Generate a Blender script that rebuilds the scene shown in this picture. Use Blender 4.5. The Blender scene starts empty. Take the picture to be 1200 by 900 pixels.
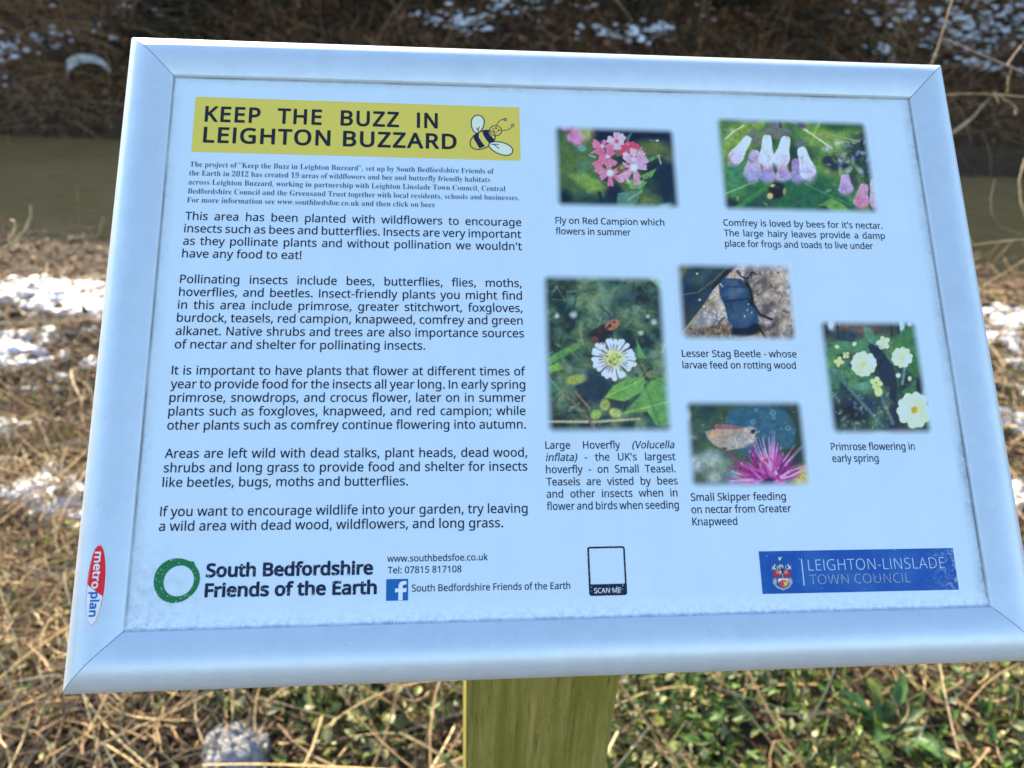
import bpy, math
import numpy as np
from mathutils import Matrix, Vector

# ------------------------------------------------------------------ camera, sky, sun, exposure
scene = bpy.context.scene
COL = scene.collection
R = math.radians

cam_data = bpy.data.cameras.new('camera')
cam = bpy.data.objects.new('camera', cam_data)
COL.objects.link(cam)
cam_data.sensor_width = 36.0
cam_data.lens = 27.0
cam_data.clip_start = 0.02
cam_data.clip_end = 2000.0
cam.matrix_world = Matrix(((0.99666, 0.00871, -0.08125, -0.0588),
                           (-0.07441, 0.50778, -0.85827, -0.3431),
                           (0.03378, 0.86144, 0.50673, 1.3493),
                           (0, 0, 0, 1)))
cam_data.dof.use_dof = True
cam_data.dof.focus_distance = 0.385
cam_data.dof.aperture_fstop = 10.0
scene.camera = cam

SUN_ELEV, SUN_AZ = 26.0, 28.0            # azimuth: degrees to the left of straight ahead (+Y)
world = bpy.data.worlds.new('World')
scene.world = world
world.use_nodes = True
wn = world.node_tree.nodes
wl = world.node_tree.links
sky = wn.new('ShaderNodeTexSky')
sky.sky_type = 'NISHITA'
sky.sun_disc = False
sky.sun_elevation = R(SUN_ELEV)
sky.sun_rotation = R(-SUN_AZ)
sky.air_density = 1.0
sky.dust_density = 0.3
sky.ozone_density = 1.6
wl.new(sky.outputs[0], wn['Background'].inputs[0])
wn['Background'].inputs[1].default_value = 0.127

sun_dir = Vector((-math.sin(R(SUN_AZ)) * math.cos(R(SUN_ELEV)), math.cos(R(SUN_AZ)) * math.cos(R(SUN_ELEV)), math.sin(R(SUN_ELEV))))
sd = bpy.data.lights.new('sun', 'SUN')
sd.energy = 5.0
sd.angle = R(0.53)
sd.color = (1.0, 0.86, 0.64)
sun = bpy.data.objects.new('sun', sd)
COL.objects.link(sun)
sun.location = sun_dir * 60
sun.rotation_euler = sun_dir.to_track_quat('Z', 'Y').to_euler()

vs = scene.view_settings
vs.view_transform = 'Standard'
vs.look = 'None'
vs.exposure = 1.70
vs.gamma = 1.0
vs.use_curve_mapping = False

# ------------------------------------------------------------------ helpers
rng = np.random.default_rng(7)

def lin(c):
    c = np.asarray(c, float) / 255.0
    return np.where(c <= 0.04045, c / 12.92, ((c + 0.055) / 1.055) ** 2.4)

def link(name, me, mats, parent=None):
    o = bpy.data.objects.new(name, me)
    COL.objects.link(o)
    for m in (mats if isinstance(mats, (list, tuple)) else [mats]):
        me.materials.append(m)
    if parent is not None:
        o.parent = parent
    return o

def tag(o, label=None, cat=None, group=None, kind=None):
    if label: o['label'] = label
    if cat: o['category'] = cat
    if group: o['group'] = group
    if kind: o['kind'] = kind
    return o

def empty(name, loc=(0, 0, 0), label=None, cat=None, group=None):
    o = bpy.data.objects.new(name, None)
    o.empty_display_size = 0.1
    COL.objects.link(o)
    o.location = loc
    return tag(o, label, cat, group)

def mesh(V, F, col=None, smooth=False, mat_index=None, name='mesh'):
    """V (n,3); F list of (m,k) integer arrays; col (n,3) linear albedo per point"""
    me = bpy.data.meshes.new(name)
    V = np.asarray(V, np.float32)
    Fs = [np.asarray(f, np.int32) for f in (F if isinstance(F, list) else [F]) if len(f)]
    me.vertices.add(len(V))
    me.vertices.foreach_set('co', V.ravel())
    loops = np.concatenate([f.ravel() for f in Fs])
    sizes = np.concatenate([np.full(len(f), f.shape[1], np.int32) for f in Fs])
    starts = np.concatenate([[0], np.cumsum(sizes)[:-1]]).astype(np.int32)
    me.loops.add(len(loops))
    me.loops.foreach_set('vertex_index', loops)
    me.polygons.add(len(sizes))
    me.polygons.foreach_set('loop_start', starts)
    me.polygons.foreach_set('loop_total', sizes)
    if mat_index is not None:
        me.polygons.foreach_set('material_index', np.asarray(mat_index, np.int32))
    me.update(calc_edges=True)
    me.validate()
    me.polygons.foreach_set('use_smooth', np.full(len(me.polygons), bool(smooth)))
    if col is not None:
        a = me.color_attributes.new('Col', 'FLOAT_COLOR', 'POINT')
        c = np.ones((len(V), 4), np.float32)
        c[:, :3] = col
        a.data.foreach_set('color', c.ravel())
    return me

class NT:
    """small wrapper for building node materials"""
    def __init__(self, name):
        self.m = bpy.data.materials.new(name)
        self.m.use_nodes = True
        self.t = self.m.node_tree
        self.n = self.t.nodes
        self.b = self.n['Principled BSDF']
        self.out = self.n['Material Output']
    def node(self, typ, **kw):
        n = self.n.new(typ)
        for k, v in kw.items():
            if hasattr(n, k): setattr(n, k, v)
        return n
    def link(self, a, b):
        self.t.links.new(a, b)
    def setv(self, **kw):
        for k, v in kw.items():
            self.b.inputs[k.replace('_', ' ')].default_value = v
    def coord(self, which='Object'):
        return self.node('ShaderNodeTexCoord').outputs[which]
    def noise(self, scale, detail=4, rough=0.55, vec=None, stretch=None):
        n = self.node('ShaderNodeTexNoise')
        n.inputs['Scale'].default_value = scale
        n.inputs['Detail'].default_value = detail
        n.inputs['Roughness'].default_value = rough
        v = vec or self.coord()
        if stretch:
            mp = self.node('ShaderNodeMapping')
            mp.inputs['Scale'].default_value = stretch
            self.link(v, mp.inputs['Vector'])
            v = mp.outputs[0]
        self.link(v, n.inputs['Vector'])
        return n.outputs['Fac']
    def ramp(self, fac, stops):
        r = self.node('ShaderNodeValToRGB')
        e = r.color_ramp.elements
        while len(e) < len(stops): e.new(0.5)
        for i, (p, c) in enumerate(stops):
            e[i].position = p
            e[i].color = (c, c, c, 1) if not hasattr(c, '__len__') else (*c, 1)
        self.link(fac, r.inputs[0])
        return r.outputs[0]
    def math(self, op, a, b=None, clamp=False):
        n = self.node('ShaderNodeMath', operation=op)
        n.use_clamp = clamp
        for i, v in enumerate((a, b)):
            if v is None: continue
            if isinstance(v, (int, float)): n.inputs[i].default_value = v
            else: self.link(v, n.inputs[i])
        return n.outputs[0]
    def mix(self, fac, a, b, blend='MIX'):
        n = self.node('ShaderNodeMix', data_type='RGBA')
        n.blend_type = blend
        if isinstance(fac, (int, float)): n.inputs[0].default_value = fac
        else: self.link(fac, n.inputs[0])
        for i, v in ((6, a), (7, b)):
            if hasattr(v, '__len__'): n.inputs[i].default_value = (*v, 1)
            else: self.link(v, n.inputs[i])
        return n.outputs[2]
    def base(self, c):
        if hasattr(c, '__len__'): self.b.inputs['Base Color'].default_value = (*c, 1)
        else: self.link(c, self.b.inputs['Base Color'])
    def bump(self, h, strength=0.3, dist=0.01):
        n = self.node('ShaderNodeBump')
        n.inputs['Strength'].default_value = strength
        n.inputs['Distance'].default_value = dist
        self.link(h, n.inputs['Height'])
        self.link(n.outputs[0], self.b.inputs['Normal'])
    def attr(self, name='Col'):
        n = self.node('ShaderNodeAttribute', attribute_name=name)
        return n.outputs['Color']

def attr_mat(name, rough=0.7, spec=0.3, noise=None, translucent=0.0, spread=(0.6, 1.3)):
    t = NT(name)
    c = t.attr()
    if noise:
        c = t.mix(1.0, c, t.ramp(t.noise(noise), [(0.3, spread[0]), (0.7, spread[1])]), 'MULTIPLY')
    t.base(c)
    t.setv(Roughness=rough, Specular_IOR_Level=spec)
    if translucent:
        tr = t.node('ShaderNodeBsdfTranslucent')
        t.link(c, tr.inputs['Color'])
        mx = t.node('ShaderNodeMixShader')
        mx.inputs[0].default_value = translucent
        t.link(t.b.outputs[0], mx.inputs[1])
        t.link(tr.outputs[0], mx.inputs[2])
        t.link(mx.outputs[0], t.out.inputs['Surface'])
    return t.m

def vnoise(x, y, freq, seed):
    g = np.random.default_rng(seed).random((256, 256))
    x = np.asarray(x) * freq + 1000.5
    y = np.asarray(y) * freq + 1000.5
    xi = np.floor(x).astype(int); yi = np.floor(y).astype(int)
    fx = x - xi; fy = y - yi
    fx = fx * fx * (3 - 2 * fx); fy = fy * fy * (3 - 2 * fy)
    a = g[yi % 256, xi % 256]; b = g[yi % 256, (xi + 1) % 256]
    c = g[(yi + 1) % 256, xi % 256]; d = g[(yi + 1) % 256, (xi + 1) % 256]
    return (a * (1 - fx) + b * fx) * (1 - fy) + (c * (1 - fx) + d * fx) * fy

def fbm(x, y, freq, seed, octs=4, gain=0.5):
    s = 0; a = 1; t = 0
    for i in range(octs):
        s = s + a * vnoise(x, y, freq * 2 ** i, seed + i); t += a; a *= gain
    return s / t

def tubes(P, rad, col=None, sides=3):
    """P (N,K,3) centre lines, rad (N,K)"""
    P = np.asarray(P, float); N, K, _ = P.shape
    T = np.gradient(P, axis=1)
    T /= np.linalg.norm(T, axis=2, keepdims=True) + 1e-9
    ref = np.where(np.abs(T[..., 2:3]) > 0.9, np.array([1.0, 0, 0]), np.array([0, 0, 1.0]))
    A = np.cross(T, ref); A /= np.linalg.norm(A, axis=2, keepdims=True) + 1e-9
    B = np.cross(T, A)
    V = []
    for s in range(sides):
        a = 2 * math.pi * s / sides
        V.append(P + (A * math.cos(a) + B * math.sin(a)) * np.asarray(rad)[..., None])
    V = np.stack(V, axis=2)                       # N,K,S,3
    idx = np.arange(N * K * sides).reshape(N, K, sides)
    F = []
    for s in range(sides):
        s2 = (s + 1) % sides
        F.append(np.stack([idx[:, :-1, s], idx[:, :-1, s2], idx[:, 1:, s2], idx[:, 1:, s]], axis=-1).reshape(-1, 4))
    C = None
    if col is not None:
        C = np.repeat(np.asarray(col)[:, None, :], K * sides, axis=1).reshape(-1, 3)
    return V.reshape(-1, 3), np.concatenate(F), C

LEAF = np.array([[0, 0, 0], [-.30, .28, .06], [0, .30, -.03], [.30, .28, .06], [-.34, .62, .05], [0, .64, -.02], [.34, .62, .05], [0, 1, -.08]])
LEAF_F3 = np.array([[0, 2, 1], [0, 3, 2], [4, 5, 7], [5, 6, 7]])
LEAF_F4 = np.array([[1, 2, 5, 4], [2, 3, 6, 5]])

def leaves(pos, d, up, length, width, col, curl=0.0):
    """pos,d,up (N,3)"""
    d = d / (np.linalg.norm(d, axis=1, keepdims=True) + 1e-9)
    s = np.cross(d, up); s /= np.linalg.norm(s, axis=1, keepdims=True) + 1e-9
    u = np.cross(s, d)
    N = len(pos)
    L = np.asarray(length)[:, None, None]; W = np.asarray(width)[:, None, None]
    t = LEAF[None]
    cz = np.asarray(curl if hasattr(curl, '__len__') else np.full(N, curl))[:, None, None]
    V = pos[:, None] + s[:, None] * t[..., 0:1] * W * 1.5 + d[:, None] * t[..., 1:2] * L + u[:, None] * (t[..., 2:3] * L - cz * L * t[..., 1:2] ** 2)
    base = (np.arange(N) * 8)[:, None, None]
    F3 = (LEAF_F3[None] + base).reshape(-1, 3); F4 = (LEAF_F4[None] + base).reshape(-1, 4)
    return V.reshape(-1, 3), [F3, F4], np.repeat(col, 8, axis=0)

def pick(cols, n, jitter=0.2):
    c = np.asarray(cols)[rng.integers(0, len(cols), n)]
    return c * (1 + jitter * rng.standard_normal((n, 1))).clip(0.4, 1.8)

# ------------------------------------------------------------------ ground
def y_near(x): return 4.38 - 0.075 * np.asarray(x)
def y_far(x): return 7.12 - 0.091 * np.asarray(x)

def ground_z(x, y):
    x = np.asarray(x, float); y = np.asarray(y, float)
    xc = np.clip(x, -40, 40)
    wob = 0.22 * (vnoise(xc, xc * 0, 0.7, 3) - 0.5)
    d = y - (y_near(xc) + wob)
    e = y - (y_far(xc) + 0.35 * (vnoise(xc, xc * 0, 0.6, 4) - 0.5))
    near = np.interp(d, [-60, -3.4, -1.7, -1.3, -0.9, -0.5, -0.12, 0, 0.3, 1.2], [0.3, 0.0, -0.10, -0.15, -0.24, -0.32, -0.43, -0.5, -0.72, -0.95])
    far = np.interp(e, [-1.2, -0.3, 0, 0.08, 0.35, 0.8, 1.5, 3.0, 5.0, 7.0, 14, 60], [-0.95, -0.75, -0.5, -0.33, -0.02, 0.18, 0.65, 2.2, 4.05, 4.4, 4.2, 4.4])  # unseen upper slope and crest raised so their shadow covers the stream
    z = np.where(y < 0.5 * (y_near(xc) + y_far(xc)), near, far)
    rough = np.where(d < -1.4, 0.05, np.where(d < 0.2, 0.09, 0.16))
    z = z + rough * (fbm(x, y, 2.2, 11) - 0.5) + 0.03 * (fbm(x, y, 9.0, 21, 3) - 0.5)
    muddy = np.exp(-((d + 0.55) / 0.5) ** 2)
    z = z + muddy * (0.07 * (np.abs(fbm(x, y * 2.2, 3.5, 31, 4, 0.6) - 0.5) * 2) - 0.02)
    return z

def axis(a, b, step, far):
    fine = np.arange(a, b + 1e-6, step)
    lo = a - np.geomspace(step * 2, far, 26)[::-1]
    hi = b + np.geomspace(step * 2, far, 26)
    return np.concatenate([lo, fine, hi])

gx, gy = axis(-8, 9, 0.055, 600), axis(-3.5, 11.5, 0.055, 600)
GX, GY = np.meshgrid(gx, gy)
GZ = ground_z(GX, GY)
def grid_faces(nx, ny):
    i = np.arange(nx * ny).reshape(ny, nx)
    return np.stack([i[:-1, :-1], i[:-1, 1:], i[1:, 1:], i[1:, :-1]], axis=-1).reshape(-1, 4)

t = NT('soil')
n1 = t.noise(3.0, 6, 0.65)
n2 = t.noise(45.0, 5, 0.7)
geo = t.node('ShaderNodeTexCoord')
c = t.ramp(n1, [(0.3, (0.034, 0.018, 0.008)), (0.55, (0.075, 0.043, 0.021)), (0.75, (0.135, 0.085, 0.046))])
c = t.mix(t.ramp(n2, [(0.42, 0.0), (0.62, 0.55)]), c, (0.12, 0.088, 0.058))
t.base(c)
t.setv(Roughness=0.9, Specular_IOR_Level=0.25)
t.bump(t.math('ADD', n2, t.noise(14.0, 4, 0.6)), 0.9, 0.03)
M_soil = t.m
ground = link('ground', mesh(np.c_[GX.ravel(), GY.ravel(), GZ.ravel()], grid_faces(len(gx), len(gy)), smooth=True), M_soil)
tag(ground, kind='structure')

# water of the stream
t = NT('stream_water')
t.base(t.ramp(t.noise(1.4, 3), [(0.35, (0.25, 0.155, 0.056)), (0.7, (0.31, 0.192, 0.074))]))
t.setv(Roughness=0.09, IOR=1.33)
t.bump(t.noise(5.0, 3, 0.5, stretch=(1, 2.6, 1)), 0.35, 0.03)
wx = np.linspace(-60, 60, 61)
V = np.r_[np.c_[wx, y_near(wx) - 0.45, np.full(61, -0.5)], np.c_[wx, y_far(wx) + 0.45, np.full(61, -0.5)]]
i = np.arange(60)
tag(link('stream', mesh(V, np.stack([i, i + 1, i + 62, i + 61], axis=1)), t.m), kind='structure')

# ------------------------------------------------------------------ the sign
SIGN_W = Matrix(((1.0, 0.0051, 0.0049, 0), (0.0, 0.6925, -0.7214, 0), (-0.0070, 0.7214, 0.6925, 1.177), (0, 0, 0, 1)))
sign = empty('information_sign', (0, 0.035, 0), 'tilted wildflower information board in a silver snap frame on a green-stained wooden post', 'sign')
S_INV = Matrix.Translation((0, -0.035, 0))
PW, PH, FB = 0.40303, 0.277, 0.0263          # visible poster, frame width

POSTER = np.array([0.73, 0.82, 0.85])
def alb(c, white=(176, 214, 255)):
    """printed ink colour (as seen beside the white paper) -> albedo"""
    return np.clip(lin(c) / lin(white) * POSTER, 0.004, 0.86)

def ink(name, c, wear=0.0, rough=0.35):
    t = NT(name)
    a = tuple(alb(c))
    if wear:
        f = t.ramp(t.noise(900, 3, 0.6), [(0.66 - wear, 0.0), (0.72 - wear, 0.7)])
        t.base(t.mix(f, a, tuple(POSTER)))
    else:
        t.base(a)
    t.setv(Roughness=rough, Specular_IOR_Level=0.35)
    return t.m

# poster paper under its clear cover, grime creeping in from the frame
t = NT('poster_paper')
co = t.coord()
sp = t.node('ShaderNodeSeparateXYZ'); t.link(co, sp.inputs[0])
dx = t.math('SUBTRACT', PW / 2, t.math('ABSOLUTE', sp.outputs[0]))
dy = t.math('SUBTRACT', PH / 2, t.math('ABSOLUTE', sp.outputs[1]))
nz = t.noise(260, 5, 0.7)
nb = t.noise(38, 4, 0.6)
def creep(d, reach):
    k = t.math('SUBTRACT', 1.0, t.math('DIVIDE', d, reach), True)
    return t.math('MULTIPLY', k, t.ramp(nb, [(0.35, 0.25), (0.62, 1.0)]))
right = t.math('GREATER_THAN', sp.outputs[0], 0.0)
gr = t.math('MAXIMUM', t.math('MULTIPLY', creep(dx, 0.0065), t.math('ADD', t.math('MULTIPLY', right, 0.55), 0.45)), t.math('MULTIPLY', creep(dy, 0.0045), 0.55))
gr = t.math('MULTIPLY', gr, t.ramp(nz, [(0.30, 0.15), (0.62, 1.0)]), True)
# dirtier in the lower left corner
cl = t.node('ShaderNodeVectorMath', operation='DISTANCE')
t.link(co, cl.inputs[0]); cl.inputs[1].default_value = (-PW / 2, -PH / 2, 0)
corner = t.math('MULTIPLY', t.math('SUBTRACT', 1.0, t.math('DIVIDE', cl.outputs['Value'], 0.045), True), t.ramp(nz, [(0.40, 0.0), (0.68, 0.6)]))
gr = t.math('MAXIMUM', gr, corner)
c = t.mix(t.ramp(nb, [(0.3, 0.0), (0.75, 1.0)]), tuple(POSTER * 0.965), tuple(POSTER * 1.015))
c = t.mix(t.ramp(t.noise(70, 4, 0.6, stretch=(1, 0.06, 1)), [(0.45, 0.0), (0.75, 0.35)]), c, tuple(POSTER * 0.90))
c = t.mix(t.math('MULTIPLY', gr, 0.85), c, (0.20, 0.19, 0.20))
# frame-gap shadow painted as a thin dark line along top and both sides
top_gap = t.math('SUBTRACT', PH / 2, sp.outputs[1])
gap_shade = t.math('SUBTRACT', 1.0, t.math('DIVIDE', t.math('MINIMUM', dx, top_gap), 0.0014), True)
gap_shade = t.math('MULTIPLY', gap_shade, t.ramp(t.noise(24, 4, 0.65), [(0.30, 0.25), (0.62, 0.95)]))
c = t.mix(gap_shade, c, (0.11, 0.11, 0.115))
spk = t.ramp(t.noise(520, 2, 0.5), [(0.735, 0.0), (0.765, 0.35)])
c = t.mix(spk, c, (0.30, 0.30, 0.32))
frost = t.math('MULTIPLY', t.math('SUBTRACT', 1.0, t.math('DIVIDE', t.math('ADD', sp.outputs[1], PH / 2), 0.011), True), t.ramp(t.noise(330, 5, 0.75), [(0.44, 0.0), (0.56, 1.0)]))
c = t.mix(frost, c, (0.88, 0.90, 0.92))
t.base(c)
t.setv(Roughness=0.45, Specular_IOR_Level=0.4, Coat_Weight=0.5, Coat_Roughness=0.12)
t.link(t.ramp(t.noise(26, 5, 0.65), [(0.3, 0.08), (0.7, 0.32)]), t.b.inputs['Coat Roughness'])
t.bump(t.noise(11, 3, 0.5), 0.10, 0.004)
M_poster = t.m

def on_sign(name, V, F, mats, parent=None, col=None, smooth=False, mi=None, z=0.0, label=None):
    """mesh in panel millimetres"""
    V = np.asarray(V, float)
    if V.shape[1] == 2: V = np.c_[V, np.zeros(len(V))]
    V = V / 1000.0
    V[:, 2] += z / 1000.0
    o = link(name, mesh(V, F, col, smooth, mi), mats, parent)
    if parent is sign:
        o.matrix_local = S_INV @ SIGN_W
    if label: o['label'] = label
    return o

hw, hh = PW * 500 + 1.2, PH * 500 + 1.2
# the poster as a thin sheet
V = [(-hw, -hh, 0), (hw, -hh, 0), (hw, hh, 0), (-hw, hh, 0), (-hw, -hh, -.5), (hw, -hh, -.5), (hw, hh, -.5), (-hw, hh, -.5)]
F = np.array([[0, 1, 2, 3], [7, 6, 5, 4], [0, 4, 5, 1], [1, 5, 6, 2], [2, 6, 7, 3], [3, 7, 4, 0]])
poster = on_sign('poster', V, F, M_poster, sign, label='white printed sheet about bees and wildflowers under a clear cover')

# aluminium snap frame, four mitred rails
t = NT('satin_aluminium')
co = t.coord()
nz = t.noise(420, 4, 0.6)
c = t.mix(t.ramp(t.noise(90, 5, 0.7), [(0.35, 0.0), (0.7, 1.0)]), (0.635, 0.70, 0.74), (0.69, 0.76, 0.80))
c = t.mix(t.ramp(t.noise(700, 2), [(0.735, 0.0), (0.76, 0.6)]), c, (0.22, 0.21, 0.20))
t.base(c)
t.setv(Metallic=0.38, Roughness=0.5, Specular_IOR_Level=0.5)
t.link(t.ramp(nz, [(0.3, 0.40), (0.7, 0.50)]), t.b.inputs['Roughness'])
M_alu = t.m
PROF = [(0.0, -0.3), (0.0, 1.4), (0.2, 1.9), (0.7, 2.2), (3, 3.3), (6, 4.5), (9, 5.2), (11.5, 5.4), (14, 5.1), (16.5, 4.35), (19, 3.1),
        (21.3, 1.3), (23.2, -0.8), (24.7, -3.1), (25.7, -5.6), (26.2, -8.5), (26.3, -11.0), (26.3, -17.0), (25.0, -17.0)]
def rail(side):
    prof = np.array(PROF)
    hor = side in ('top', 'bottom')
    a = (PW if hor else PH) * 500; b = (PH if hor else PW) * 500
    sg = 1 if side in ('top', 'right') else -1
    NS = 40
    V = []
    for u, h in prof:
        e = a + u - 0.2
        s = np.linspace(-e, e, NS)
        if hor: V.append(np.c_[s, np.full(NS, sg * (b + u)), np.full(NS, h)])
        else: V.append(np.c_[np.full(NS, sg * (b + u)), s, np.full(NS, h)])
    V = np.concatenate(V)
    F = grid_faces(NS, len(prof))
    if (side in ('bottom', 'right')): F = F[:, ::-1]
    F = F[:, ::-1] if side in ('top', 'bottom', 'left', 'right') and not True else F
    n = len(V)
    capA = V[::NS].copy(); capB = V[NS - 1::NS].copy()
    k = len(prof)
    V = np.r_[V, capA, capB]
    return V, [F, np.arange(n, n + k)[None], np.arange(n + k, n + 2 * k)[::-1][None]]
rails = {}
for side in ('top', 'bottom', 'left', 'right'):
    V, F = rail(side)
    o = on_sign('frame_rail', V, F, M_alu, sign, smooth=True)
    me = o.data
    for p in me.polygons:
        if p.loop_total > 4: p.use_smooth = False
    rails[side] = o

# backing board and bracket behind, post below
t = NT('grey_backing'); t.base(t.ramp(t.noise(30), [(0.3, (0.18, 0.18, 0.19)), (0.7, (0.25, 0.25, 0.26))])); t.setv(Roughness=0.6)
def box(x0, x1, y0, y1, z0, z1):
    V = np.array([(x, y, z) for z in (z0, z1) for y in (y0, y1) for x in (x0, x1)], float)
    F = np.array([[0, 2, 3, 1], [4, 5, 7, 6], [0, 1, 5, 4], [2, 6, 7, 3], [0, 4, 6, 2], [1, 3, 7, 5]])
    return V, F
V, F = box(-224, 224, -161, 161, -16.5, -12)
on_sign('backing_board', V, F, t.m, sign)
V, F = box(-70, 70, -70, 70, -20, -16.6)
on_sign('bracket_plate', V, F, t.m, sign)

t = NT('weathered_post_wood')
grain = t.noise(150, 6, 0.7, stretch=(1, 1, 0.035))
alg = t.noise(26, 6, 0.7, stretch=(1, 1, 0.3))
fine = t.noise(420, 5, 0.75, stretch=(1, 1, 0.10))
c = t.ramp(grain, [(0.30, (0.14, 0.105, 0.024)), (0.5, (0.28, 0.225, 0.052)), (0.70, (0.43, 0.365, 0.12))])
c = t.mix(t.ramp(alg, [(0.40, 0.0), (0.64, 0.75)]), c, (0.165, 0.162, 0.018))
c = t.mix(t.ramp(fine, [(0.56, 0.0), (0.68, 0.75)]), c, (0.055, 0.045, 0.018))
t.base(c); t.setv(Roughness=0.85, Specular_IOR_Level=0.2)
t.bump(t.math('ADD', grain, t.math('MULTIPLY', fine, 0.5)), 0.35, 0.004)
bm_V = []
x0, x1, y0, y1 = -0.0495, 0.0520, -0.012, 0.088
ch = 0.0025
ring = [(x0 + ch, y0), (x1 - ch, y0), (x1, y0 + ch), (x1, y1 - ch), (x1 - ch, y1), (x0 + ch, y1), (x0, y1 - ch), (x0, y0 + ch)]
zs = [-0.35, 0.0, 0.25, 0.5, 0.75]
V = [(x, y - 0.035, z) for z in zs for x, y in ring] + [(x, y - 0.035, 1.177 + y * 1.0417 - 0.031) for x, y in ring]
nr = len(ring); F = []
for k in range(len(zs)):
    for j in range(nr):
        F.append((k * nr + j, k * nr + (j + 1) % nr, (k + 1) * nr + (j + 1) % nr, (k + 1) * nr + j))
post = link('post', mesh(np.array(V), [np.array(F), np.arange(len(zs) * nr, (len(zs) + 1) * nr)[None]]), t.m, sign)
post['label'] = 'square wooden post stained green with algae'

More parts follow.
